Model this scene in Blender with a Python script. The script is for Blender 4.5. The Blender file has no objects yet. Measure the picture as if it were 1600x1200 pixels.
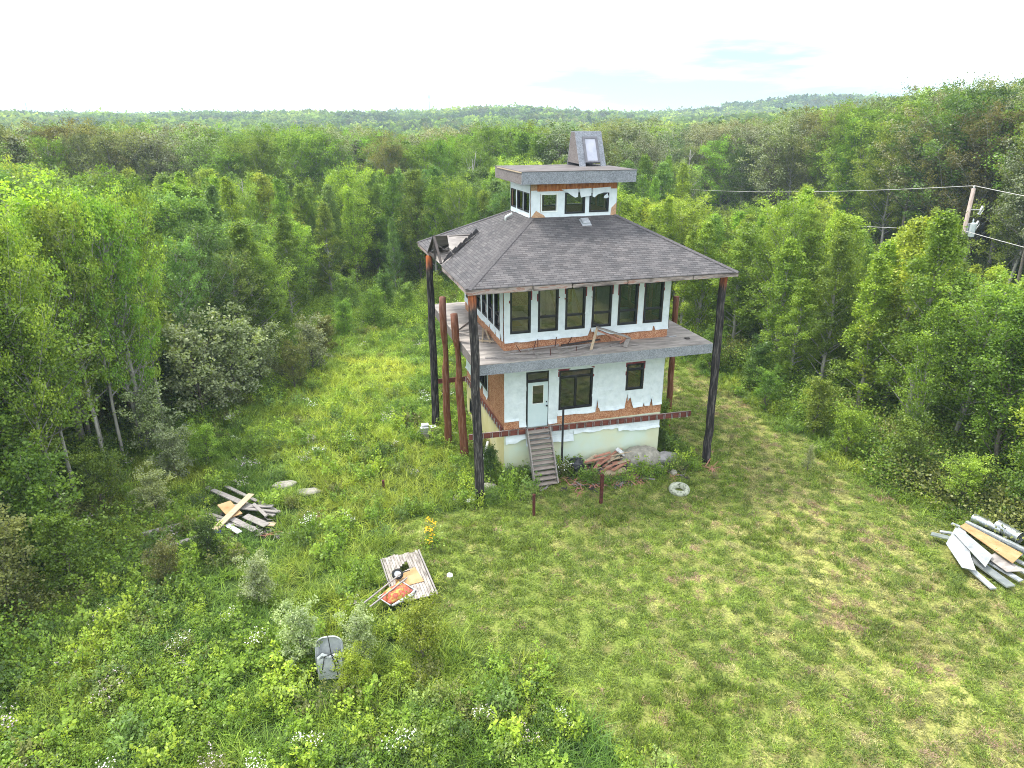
import bpy, bmesh, math, random
import numpy as np
from mathutils import Vector, Matrix, Euler

S = bpy.context.scene
R = math.radians
random.seed(7)
rng = np.random.default_rng(11)

# ------------------------------------------------------------------ camera
CAM = np.array([-7.1606, -25.414, 14.2297]); YAW, PITCH, ROLL, FPX = 0.2870, 0.3633, 0.0010, 1083.9
cd = bpy.data.cameras.new('camera'); co = bpy.data.objects.new('camera', cd); S.collection.objects.link(co)
_F = Vector((math.sin(YAW)*math.cos(PITCH), math.cos(YAW)*math.cos(PITCH), -math.sin(PITCH)))
_R = Vector((math.cos(YAW), -math.sin(YAW), 0)); _U = _R.cross(_F)
_r = math.cos(ROLL)*_R + math.sin(ROLL)*_U; _u = -math.sin(ROLL)*_R + math.cos(ROLL)*_U
co.matrix_world = Matrix(((_r.x, _u.x, -_F.x, CAM[0]), (_r.y, _u.y, -_F.y, CAM[1]), (_r.z, _u.z, -_F.z, CAM[2]), (0, 0, 0, 1)))
cd.sensor_width = 36; cd.lens = FPX/1600*36; cd.clip_end = 20000; cd.clip_start = 0.1
S.camera = co

# ------------------------------------------------------------------ sky, sun, exposure
SUN_EL, SUN_AZ = R(60), R(-48)            # azimuth from +Y towards +X: a veiled sun left of and a little behind the tower
W = bpy.data.worlds.new('World'); S.world = W; W.use_nodes = True
wt = W.node_tree; wt.nodes.clear()
def wn(t, **k):
    n = wt.nodes.new(t)
    for a, b in k.items(): setattr(n, a, b)
    return n
sky = wn('ShaderNodeTexSky', sky_type='NISHITA', sun_disc=False, sun_elevation=SUN_EL, sun_rotation=SUN_AZ)
sky.altitude = 600; sky.air_density = 1.0; sky.dust_density = 1.5; sky.ozone_density = 1.5
tc = wn('ShaderNodeTexCoord'); mp = wn('ShaderNodeMapping'); mp.inputs['Scale'].default_value = (1.3, 1.3, 9.0); mp.inputs['Location'].default_value = (2.1, 0.7, 0.30)
ns = wn('ShaderNodeTexNoise'); ns.inputs['Scale'].default_value = 1.6; ns.inputs['Detail'].default_value = 7; ns.inputs['Roughness'].default_value = .55
cr = wn('ShaderNodeValToRGB'); cr.color_ramp.elements[0].position = .46; cr.color_ramp.elements[1].position = .66
mxc = wn('ShaderNodeMix', data_type='RGBA'); mxc.inputs[7].default_value = (9.4, 9.8, 10.2, 1)
bg = wn('ShaderNodeBackground'); bg.inputs[1].default_value = 0.15
out = wn('ShaderNodeOutputWorld'); L = wt.links.new
L(tc.outputs['Generated'], mp.inputs['Vector']); L(mp.outputs[0], ns.inputs['Vector']); sz_ = wn('ShaderNodeSeparateXYZ'); L(tc.outputs['Generated'], sz_.inputs[0])
vz = wn('ShaderNodeMapRange'); vz.inputs[1].default_value = .05; vz.inputs[2].default_value = .20; vz.inputs[3].default_value = 0; vz.inputs[4].default_value = .22; L(sz_.outputs[2], vz.inputs[0])
vx = wn('ShaderNodeMapRange'); vx.inputs[1].default_value = -.05; vx.inputs[2].default_value = -.35; vx.inputs[3].default_value = 0; vx.inputs[4].default_value = .3; L(sz_.outputs[0], vx.inputs[0])
va = wn('ShaderNodeMath', operation='ADD'); L(vz.outputs[0], va.inputs[0]); L(vx.outputs[0], va.inputs[1]); vb = wn('ShaderNodeMath', operation='ADD'); L(va.outputs[0], vb.inputs[0]); L(ns.outputs['Fac'], vb.inputs[1]); L(vb.outputs[0], cr.inputs[0])
mr = wn('ShaderNodeMapRange'); mr.inputs[1].default_value = 0; mr.inputs[2].default_value = 1; mr.inputs[3].default_value = .12; mr.inputs[4].default_value = 1.0
L(cr.outputs[0], mr.inputs[0]); L(mr.outputs[0], mxc.inputs[0])
tint_ = wn('ShaderNodeMix', data_type='RGBA', blend_type='MULTIPLY'); tint_.inputs[0].default_value = 1; tint_.inputs[7].default_value = (.42, .69, .90, 1); L(sky.outputs[0], tint_.inputs[6]); L(tint_.outputs[2], mxc.inputs[6]); L(mxc.outputs[2], bg.inputs[0]); L(bg.outputs[0], out.inputs[0])
sd = bpy.data.lights.new('sun', 'SUN'); sd.energy = 3.0; sd.angle = R(11); sd.color = (1, .95, .86)
so = bpy.data.objects.new('sun', sd); S.collection.objects.link(so)
_sv = Vector((math.sin(SUN_AZ)*math.cos(SUN_EL), math.cos(SUN_AZ)*math.cos(SUN_EL), math.sin(SUN_EL)))
so.rotation_euler = _sv.to_track_quat('Z', 'Y').to_euler()
S.view_settings.view_transform = 'Standard'; S.view_settings.look = 'None'; S.view_settings.gamma = 1; S.view_settings.exposure = 0.84
S.render.engine = 'CYCLES'
cy = S.cycles
cy.use_denoising = True; cy.denoising_prefilter = 'NONE'; cy.filter_width = 1.0; cy.max_bounces = 7; cy.diffuse_bounces = 4; cy.glossy_bounces = 3; cy.transmission_bounces = 4; cy.transparent_max_bounces = 10; cy.volume_bounces = 0
cy.caustics_reflective = False; cy.caustics_refractive = False

# ------------------------------------------------------------------ materials
def newmat(name):
    m = bpy.data.materials.new(name); m.use_nodes = True; t = m.node_tree; b = t.nodes['Principled BSDF']
    return m, t, b
def nd(t, typ, ins=None, **k):
    n = t.nodes.new(typ)
    for a, b in k.items(): setattr(n, a, b)
    for a, b in (ins or {}).items(): n.inputs[a].default_value = b
    return n
def c4(c): return (c[0], c[1], c[2], 1)
def ramp(t, stops, src):
    n = t.nodes.new('ShaderNodeValToRGB'); e = n.color_ramp.elements
    while len(e) < len(stops): e.new(.5)
    for i, (p, c) in enumerate(stops): e[i].position = p; e[i].color = c4(c)
    t.links.new(src, n.inputs[0]); return n
def mat(name, stops, scale=6, stretch=(1, 1, 1), rough=.85, bump=.3, detail=6, metal=0, dist=.02, spec=.3):
    """surface whose colour wanders between the given stops with a noise of its own"""
    m, t, b = newmat(name); L = t.links.new
    tc = nd(t, 'ShaderNodeTexCoord'); mp = nd(t, 'ShaderNodeMapping', {'Scale': stretch}); L(tc.outputs['Object'], mp.inputs[0])
    n = nd(t, 'ShaderNodeTexNoise', {'Scale': scale, 'Detail': detail, 'Roughness': .62}); L(mp.outputs[0], n.inputs['Vector'])
    r = ramp(t, stops, n.outputs['Fac']); L(r.outputs[0], b.inputs['Base Color'])
    b.inputs['Roughness'].default_value = rough; b.inputs['Metallic'].default_value = metal; b.inputs['Specular IOR Level'].default_value = spec
    if bump:
        bu = nd(t, 'ShaderNodeBump', {'Strength': bump, 'Distance': dist}); L(n.outputs['Fac'], bu.inputs['Height']); L(bu.outputs[0], b.inputs['Normal'])
    return m
def osb(name, stops, grain=38, rough=.85):
    """flake board: elongated chips of different tone turned in random directions"""
    m, t, b = newmat(name); L = t.links.new
    tc = nd(t, 'ShaderNodeTexCoord')
    v = nd(t, 'ShaderNodeTexVoronoi', {'Scale': grain, 'Randomness': 1}); L(tc.outputs['Object'], v.inputs['Vector'])
    n = nd(t, 'ShaderNodeTexNoise', {'Scale': 2.2, 'Detail': 6, 'Roughness': .6}); L(tc.outputs['Object'], n.inputs['Vector'])
    sx = nd(t, 'ShaderNodeSeparateColor'); L(v.outputs['Color'], sx.inputs[0])
    a = nd(t, 'ShaderNodeMath', operation='MULTIPLY'); a.inputs[1].default_value = .5; L(sx.outputs[0], a.inputs[0])
    c = nd(t, 'ShaderNodeMath', operation='ADD'); L(a.outputs[0], c.inputs[0])
    d = nd(t, 'ShaderNodeMath', operation='MULTIPLY'); d.inputs[1].default_value = .6; L(n.outputs['Fac'], d.inputs[0]); L(d.outputs[0], c.inputs[1])
    r = ramp(t, stops, c.outputs[0]); L(r.outputs[0], b.inputs['Base Color']); b.inputs['Roughness'].default_value = rough
    bu = nd(t, 'ShaderNodeBump', {'Strength': .25, 'Distance': .01}); L(c.outputs[0], bu.inputs['Height']); L(bu.outputs[0], b.inputs['Normal'])
    return m
M = {}
M['osb'] = osb('orange flake board', [(.22, (0.119, 0.038, 0.017)), (.45, (0.357, 0.145, 0.064)), (.62, (0.442, 0.212, 0.111)), (.85, (0.544, 0.340, 0.212))])
M['osb_pale'] = osb('tan flake board', [(.15, (0.272, 0.145, 0.076)), (.5, (0.425, 0.255, 0.145)), (.9, (0.527, 0.357, 0.230))])
M['osb_grey'] = osb('weathered grey flake board', [(.2, (.115, .125, .145)), (.5, (.185, .20, .23)), (.85, (.29, .305, .34))], grain=34)
M['osb_shaded'] = osb('weathered flake board in shaded tone', [(.2, (.075, .062, .06)), (.5, (.135, .115, .112)), (.85, (.21, .185, .18))], grain=34)  # darker side faces: shade put into the colour of the same grey board
M['ply'] = mat('weathered plywood decking', [(.3, (.165, .15, .145)), (.5, (.29, .265, .25)), (.72, (.44, .40, .37))], scale=1.3, stretch=(1, 3, 1), bump=.15)
M['ply_new'] = mat('bare plywood', [(.3, (.42, .31, .22)), (.7, (.60, .48, .37))], scale=2, stretch=(1, 6, 1), bump=.1)
M['flat_roof'] = mat('flat roof boards', [(.3, (.080, .070, .070)), (.5, (.110, .098, .098)), (.75, (.155, .14, .138))], scale=1.6, bump=.15)
M['wrap'] = mat('white house wrap', [(.2, (.50, .57, .61)), (.5, (.62, .69, .73)), (.8, (.70, .76, .79))], scale=3.5, bump=.5, dist=.03, rough=.55)
M['wrap_dirty'] = mat('grubby house wrap', [(.3, (.42, .43, .45)), (.5, (.70, .73, .76)), (.8, (.80, .83, .86))], scale=6, bump=.8, dist=.04, rough=.6)
M['foam'] = mat('foundation foam', [(.3, (0.533, 0.550, 0.378)), (.45, (0.568, 0.602, 0.430)), (.62, (0.533, 0.636, 0.533)), (.8, (0.568, 0.654, 0.602))], scale=.55, bump=.1, rough=.8, detail=3)
M['foam_sunlit'] = mat('foundation foam tinted as sunlit', [(.3, (0.425, 0.391, 0.187)), (.5, (0.510, 0.476, 0.255)), (.8, (0.578, 0.561, 0.374))], scale=.9, bump=.1, rough=.8)  # warmer daylight on the left side, put into the foam colour
M['interior'] = mat('interior board', [(.3, (.50, .49, .46)), (.7, (.76, .75, .72))], scale=2, bump=0)
M['int_floor'] = mat('interior floor', [(.36, (.10, .10, .105)), (.5, (.28, .275, .275)), (.66, (.46, .455, .45))], scale=1.5, bump=0)
M['drywall'] = mat('grey drywall', [(.3, (.42, .46, .46)), (.7, (.56, .60, .60))], scale=2, bump=0)
M['black'] = mat('black window vinyl', [(.3, (.010, .010, .013)), (.7, (.022, .022, .026))], rough=.4, bump=0)
M['white_vinyl'] = mat('white window vinyl', [(.3, (.66, .70, .68)), (.7, (.76, .80, .78))], rough=.4, bump=0)
M['red_tape'] = mat('dark red flashing', [(.35, (.10, .012, .02)), (.6, (.24, .04, .05)), (.75, (.42, .30, .30))], scale=9, rough=.6, bump=.3)
M['door'] = mat('pale blue door paint', [(.3, (0.480, 0.592, 0.624)), (.7, (0.544, 0.640, 0.664))], scale=2, rough=.35, bump=0)
M['cedar'] = mat('cedar boards', [(.3, (.20, .055, .02)), (.5, (.42, .15, .05)), (.75, (.55, .26, .10))], scale=5, stretch=(2, 1, .6))
M['fascia'] = mat('bare weathered fascia', [(.32, (.05, .04, .04)), (.45, (.20, .165, .155)), (.56, (.34, .285, .27)), (.63, (.24, .12, .09)), (.72, (.38, .31, .29))], scale=1.6, stretch=(.9, .9, 4))
M['ledger'] = mat('red brown ledger lumber', [(.3, (.07, .022, .018)), (.6, (.17, .05, .035)), (.8, (.30, .11, .06))], scale=3, stretch=(1, 1, 3))
M['hanger'] = mat('galvanised steel', [(.3, (.38, .40, .42)), (.7, (.62, .64, .66))], rough=.45, metal=.6, bump=0)
M['grey_wood'] = mat('weathered grey lumber', [(.25, (0.115, 0.104, 0.101)), (.5, (0.259, 0.238, 0.227)), (.8, (0.396, 0.367, 0.346))], scale=5, stretch=(1, 8, 8), bump=.5)
M['tan_wood'] = mat('tan lumber', [(.25, (0.304, 0.232, 0.152)), (.7, (0.496, 0.400, 0.288))], scale=4, stretch=(1, 8, 8), bump=.3)
M['stair_wood'] = mat('stair boards', [(.25, (0.160, 0.132, 0.116)), (.5, (0.320, 0.272, 0.240)), (.8, (0.448, 0.392, 0.352))], scale=5, stretch=(1, 6, 6), bump=.4)
M['dark_wood'] = mat('dark damp lumber', [(.3, (.025, .022, .022)), (.7, (.09, .075, .07))], scale=5, stretch=(1, 8, 8), bump=.4)
M['redwood'] = mat('red brown splintered boards', [(.25, (.16, .07, .05)), (.5, (.36, .17, .12)), (.8, (.52, .30, .22))], scale=5, stretch=(1, 6, 6), bump=.4)
M['rust'] = mat('rusty steel', [(.3, (.035, .012, .012)), (.6, (.10, .028, .02)), (.8, (.18, .06, .035))], scale=12, rough=.9)
M['pole_black'] = mat('black steel tube', [(.3, (.012, .012, .014)), (.7, (.03, .03, .034))], rough=.6, bump=0)
M['rock'] = mat('grey boulder', [(.25, (0.136, 0.132, 0.112)), (.5, (0.288, 0.272, 0.232)), (.8, (0.448, 0.424, 0.368))], scale=5, bump=.9, dist=.05)
M['sheet_grey'] = mat('grey crumpled sheeting', [(.3, (0.225, 0.217, 0.225)), (.7, (0.375, 0.360, 0.360))], scale=5, bump=.8, dist=.04)
M['bag'] = mat('black bin bag', [(.3, (.008, .009, .014)), (.7, (.02, .022, .03))], scale=9, rough=.28, bump=.9, dist=.04, spec=.5)
M['tyre'] = mat('black rubber', [(.3, (.012, .012, .012)), (.7, (.03, .03, .03))], rough=.85, bump=.2)
M['tyre_white'] = mat('flaking white paint on rubber', [(.36, (0.086, 0.094, 0.065)), (.46, (0.331, 0.353, 0.274)), (.7, (0.475, 0.490, 0.403))], scale=9, rough=.85, bump=.5)
M['metal_sheet'] = mat('pale steel sheet', [(.3, (.26, .28, .30)), (.5, (.42, .445, .465)), (.7, (.52, .545, .56))], scale=2.5, rough=.45, bump=.1, metal=.25)
M['zinc'] = mat('zinc pipe', [(.3, (0.336, 0.376, 0.416)), (.7, (0.576, 0.608, 0.640))], scale=3, rough=.35, metal=.7, bump=.05)
M['grey_steel'] = mat('grey steel trim', [(.3, (.30, .32, .35)), (.7, (.55, .58, .62))], scale=4, rough=.5, metal=.4, bump=.1)
M['board_tan'] = mat('tan hardboard', [(.3, (0.288, 0.160, 0.072)), (.5, (0.416, 0.248, 0.120)), (.75, (0.496, 0.336, 0.192))], scale=2, bump=.1)
M['plastic_grey'] = mat('scuffed grey plastic', [(.3, (.30, .33, .34)), (.5, (.42, .45, .46)), (.7, (.54, .57, .57))], scale=5, rough=.5, bump=.1)
M['cord'] = mat('black cord', [(.3, (.01, .01, .01)), (.7, (.03, .03, .03))], bump=0)
M['trailer'] = mat('trailer planks', [(.3, (.11, .095, .085)), (.5, (.30, .27, .245)), (.7, (.44, .405, .375))], scale=2.2, stretch=(4, 1, 4), bump=.5)
M['barrow'] = mat('flaking red wheelbarrow paint', [(.34, (0.560, 0.480, 0.112)), (.42, (0.480, 0.320, 0.080)), (.5, (0.400, 0.072, 0.040)), (.62, (0.496, 0.160, 0.112)), (.8, (0.528, 0.320, 0.272))], scale=4.5, rough=.7, bump=.5)
M['barrow_rim'] = mat('chalky white rim', [(.3, (0.375, 0.390, 0.413)), (.7, (0.585, 0.593, 0.600))], scale=6, bump=.4)
M['util_wood'] = mat('weathered utility pole', [(.3, (0.240, 0.176, 0.144)), (.6, (0.400, 0.336, 0.296)), (.8, (0.480, 0.432, 0.384))], scale=5, stretch=(4, 4, .5))
M['transformer'] = mat('pale blue grey enamel', [(.3, (.50, .56, .58)), (.7, (.64, .70, .72))], rough=.4, bump=0)
M['ceramic'] = mat('grey ceramic', [(.3, (.50, .50, .50)), (.7, (.70, .70, .70))], rough=.25, bump=0)
M['wire'] = mat('bare aluminium wire', [(.3, (0.416, 0.400, 0.376)), (.7, (0.528, 0.512, 0.480))], rough=.6, bump=0)
M['bark_pale'] = mat('pale aspen bark', [(.30, (0.085, 0.076, 0.068)), (.42, (0.281, 0.272, 0.238)), (.7, (0.442, 0.433, 0.391))], scale=3.2, stretch=(1, 1, .5), bump=.3)
M['bark_grey'] = mat('grey brown bark', [(.3, (0.080, 0.068, 0.056)), (.7, (0.216, 0.192, 0.160))], scale=5, stretch=(3, 3, .6), bump=.6)
M['bark_dead'] = mat('silver dead wood', [(.3, (0.224, 0.208, 0.192)), (.7, (0.432, 0.416, 0.392))], scale=4, stretch=(3, 3, .6), bump=.3)
M['mound'] = mat('pale sandy soil', [(.3, (.30, .25, .18)), (.6, (.46, .40, .30)), (.8, (.58, .52, .42))], scale=3, bump=.8, dist=.08)
M['mast'] = mat('lattice mast steel', [(.3, (.22, .23, .25)), (.7, (.32, .33, .35))], bump=0)
M['blue_cloth'] = mat('blue tarp scrap', [(.3, (.015, .02, .10)), (.7, (.04, .06, .22))], bump=.4)
M['white_scrap'] = mat('white scrap', [(.3, (0.528, 0.544, 0.560)), (.7, (0.656, 0.672, 0.688))], bump=.3)
M['skylight'] = mat('frosted skylight glass', [(.3, (.26, .28, .36)), (.7, (.42, .43, .50))], scale=1.5, rough=.12, bump=0, spec=.8)
M['skyframe'] = mat('grey metal skylight frame', [(.3, (.10, .10, .12)), (.7, (.18, .18, .20))], rough=.5, bump=0)

def glass():
    m, t, b = newmat('window glass'); L = t.links.new
    t.nodes.remove(b); o = t.nodes['Material Output']
    tr = nd(t, 'ShaderNodeBsdfTransparent', {'Color': (.80, .78, .84, 1)}); gl = nd(t, 'ShaderNodeBsdfGlossy', {'Roughness': .03, 'Color': (.9, .95, 1, 1)})
    fr = nd(t, 'ShaderNodeFresnel', {'IOR': 1.7}); mx = nd(t, 'ShaderNodeMixShader')
    L(fr.outputs[0], mx.inputs[0]); L(tr.outputs[0], mx.inputs[1]); L(gl.outputs[0], mx.inputs[2]); L(mx.outputs[0], o.inputs[0]); return m
M['glass'] = glass()

def pole_mat(name, low, top, z0, z1):
    """charred or weathered round timber; the last stretch under the eave kept its fresh orange wood"""
    m, t, b = newmat(name); L = t.links.new
    tc = nd(t, 'ShaderNodeTexCoord'); mp = nd(t, 'ShaderNodeMapping', {'Scale': (5, 5, .6)}); L(tc.outputs['Object'], mp.inputs[0])
    n = nd(t, 'ShaderNodeTexNoise', {'Scale': 3, 'Detail': 8, 'Roughness': .65}); L(mp.outputs[0], n.inputs['Vector'])
    a = ramp(t, low, n.outputs['Fac']); c = ramp(t, top, n.outputs['Fac'])
    g = nd(t, 'ShaderNodeNewGeometry'); sp = nd(t, 'ShaderNodeSeparateXYZ'); L(g.outputs['Position'], sp.inputs[0])
    ad = nd(t, 'ShaderNodeMath', operation='MULTIPLY_ADD'); ad.inputs[1].default_value = 1.2; L(n.outputs['Fac'], ad.inputs[0]); L(sp.outputs[2], ad.inputs[2])
    mr = nd(t, 'ShaderNodeMapRange', {1: z0, 2: z1}); L(ad.outputs[0], mr.inputs[0])
    mx = nd(t, 'ShaderNodeMix', data_type='RGBA'); L(mr.outputs[0], mx.inputs[0]); L(a.outputs[0], mx.inputs[6]); L(c.outputs[0], mx.inputs[7])
    L(mx.outputs[2], b.inputs['Base Color']); b.inputs['Roughness'].default_value = .95; b.inputs['Specular IOR Level'].default_value = .1
    bu = nd(t, 'ShaderNodeBump', {'Strength': .6, 'Distance': .02}); L(n.outputs['Fac'], bu.inputs['Height']); L(bu.outputs[0], b.inputs['Normal']); return m
M['charred'] = pole_mat('charred post', [(.3, (.010, .009, .010)), (.50, (.032, .029, .029)), (.66, (.13, .118, .112))], [(.3, (.17, .035, .010)), (.7, (.40, .14, .05))], 8.45, 9.0)
M['redlog'] = pole_mat('red stained log', [(.3, (.07, .026, .015)), (.5, (.155, .062, .032)), (.70, (.27, .15, .105))], [(.3, (.12, .06, .05)), (.7, (.30, .16, .13))], 6.6, 8.2)

def shingles():
    m, t, b = newmat('grey brown asphalt shingles'); L = t.links.new
    uv = nd(t, 'ShaderNodeUVMap'); 
    br = nd(t, 'ShaderNodeTexBrick', {'Scale': 1, 'Brick Width': .30, 'Row Height': .125, 'Mortar Size': .010, 'Mortar Smooth': .6, 'Color1': (.070, .069, .073, 1), 'Color2': (.122, .119, .123, 1), 'Mortar': (.05, .048, .053, 1)})
    br.offset = .5; L(uv.outputs[0], br.inputs[0])
    n = nd(t, 'ShaderNodeTexNoise', {'Scale': 1.3, 'Detail': 6, 'Roughness': .6}); L(uv.outputs[0], n.inputs['Vector'])
    n2 = nd(t, 'ShaderNodeTexNoise', {'Scale': 60, 'Detail': 2}); L(uv.outputs[0], n2.inputs['Vector'])
    r = ramp(t, [(.3, (.72, .72, .74)), (.7, (1.2, 1.14, 1.12))], n.outputs['Fac']); r2 = ramp(t, [(.2, (.7, .7, .7)), (.8, (1.3, 1.3, 1.3))], n2.outputs['Fac'])
    a = nd(t, 'ShaderNodeMix', data_type='RGBA', blend_type='MULTIPLY'); a.inputs[0].default_value = 1; L(br.outputs[0], a.inputs[6]); L(r.outputs[0], a.inputs[7])
    c = nd(t, 'ShaderNodeMix', data_type='RGBA', blend_type='MULTIPLY'); c.inputs[0].default_value = 1; L(a.outputs[2], c.inputs[6]); L(r2.outputs[0], c.inputs[7])
    L(c.outputs[2], b.inputs['Base Color']); b.inputs['Roughness'].default_value = .9; b.inputs['Specular IOR Level'].default_value = .25
    # each course rises towards its lower edge
    sp = nd(t, 'ShaderNodeSeparateXYZ'); L(uv.outputs[0], sp.inputs[0])
    md = nd(t, 'ShaderNodeMath', operation='FRACT'); dv = nd(t, 'ShaderNodeMath', operation='DIVIDE'); dv.inputs[1].default_value = .125; L(sp.outputs[1], dv.inputs[0]); L(dv.outputs[0], md.inputs[0])
    iv = nd(t, 'ShaderNodeMath', operation='SUBTRACT'); iv.inputs[0].default_value = 1; L(md.outputs[0], iv.inputs[1])
    sc = nd(t, 'ShaderNodeMath', operation='MULTIPLY_ADD'); sc.inputs[1].default_value = .35; L(br.outputs['Fac'], sc.inputs[0]); sc.inputs[1].default_value = -.5; L(iv.outputs[0], sc.inputs[2])
    bu = nd(t, 'ShaderNodeBump', {'Strength': .9, 'Distance': .03}); L(sc.outputs[0], bu.inputs['Height']); L(bu.outputs[0], b.inputs['Normal']); return m
M['shingle'] = shingles()
M['hipcap'] = mat('hip cap shingles', [(.3, (0.056, 0.052, 0.056)), (.7, (0.124, 0.116, 0.120))], scale=14, bump=.3, rough=.9)

def leaf_mat(name, gloss=.018, trans=.46, rough=.38, pale=None):
    """leaves: each plant has a tint of its own, each leaf cluster a tone of its own"""
    m, t, b = newmat(name); L = t.links.new; t.nodes.remove(b); o = t.nodes['Material Output']
    ti = nd(t, 'ShaderNodeAttribute', attribute_type='INSTANCER', attribute_name='tint')
    to = nd(t, 'ShaderNodeAttribute', attribute_type='GEOMETRY', attribute_name='tone')
    hs = nd(t, 'ShaderNodeHueSaturation'); L(ti.outputs['Color'], hs.inputs['Color'])
    m1 = nd(t, 'ShaderNodeMapRange', {1: 0, 2: 1, 3: .42, 4: 1.6}); L(to.outputs['Fac'], m1.inputs[0]); L(m1.outputs[0], hs.inputs['Value'])
    m2 = nd(t, 'ShaderNodeMapRange', {1: 0, 2: 1, 3: .515, 4: .482}); L(to.outputs['Fac'], m2.inputs[0]); L(m2.outputs[0], hs.inputs['Hue'])
    d = nd(t, 'ShaderNodeBsdfDiffuse'); L(hs.outputs[0], d.inputs[0])
    if pale:                                    # poplar leaves: pale, downy undersides
        gg = nd(t, 'ShaderNodeNewGeometry'); pm = nd(t, 'ShaderNodeMix', data_type='RGBA'); pm.inputs[7].default_value = c4(pale); pf_ = nd(t, 'ShaderNodeMath', operation='MULTIPLY'); pf_.inputs[1].default_value = .42
        L(gg.outputs['Backfacing'], pf_.inputs[0]); L(pf_.outputs[0], pm.inputs[0]); L(hs.outputs[0], pm.inputs[6]); L(pm.outputs[2], d.inputs[0])
    tr = nd(t, 'ShaderNodeBsdfTranslucent'); mul = nd(t, 'ShaderNodeMix', data_type='RGBA', blend_type='MULTIPLY'); mul.inputs[0].default_value = 1; mul.inputs[7].default_value = (1.25, 1.2, .6, 1)
    L(hs.outputs[0], mul.inputs[6]); L(mul.outputs[2], tr.inputs[0])
    mx = nd(t, 'ShaderNodeMixShader'); mx.inputs[0].default_value = trans; L(d.outputs[0], mx.inputs[1]); L(tr.outputs[0], mx.inputs[2])
    gl = nd(t, 'ShaderNodeBsdfGlossy', {'Roughness': rough, 'Color': (1, 1, 1, 1)}); mg = nd(t, 'ShaderNodeMixShader'); mg.inputs[0].default_value = gloss
    L(mx.outputs[0], mg.inputs[1]); L(gl.outputs[0], mg.inputs[2]); L(mg.outputs[0], o.inputs[0]); return m
M['leaf'] = leaf_mat('broad leaves'); M['leaf_silver'] = leaf_mat('silver backed leaves', gloss=.03, rough=.5, trans=.35, pale=(.46, .49, .32)); M['needle'] = leaf_mat('spruce needles', gloss=.03, trans=.1)
M['leaf_far'] = leaf_mat('distant leaves', gloss=.0, trans=.3); M['blade'] = leaf_mat('grass blades', gloss=.02, trans=.35, rough=.5)
def flower(name, c): return mat(name, [(.3, tuple(x*.8 for x in c)), (.7, c)], bump=0)
M['petal_white'] = flower('white petals', (.72, .72, .66)); M['petal_yellow'] = flower('yellow petals', (.75, .48, .02)); M['petal_mauve'] = flower('mauve petals', (.46, .38, .42))

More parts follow.
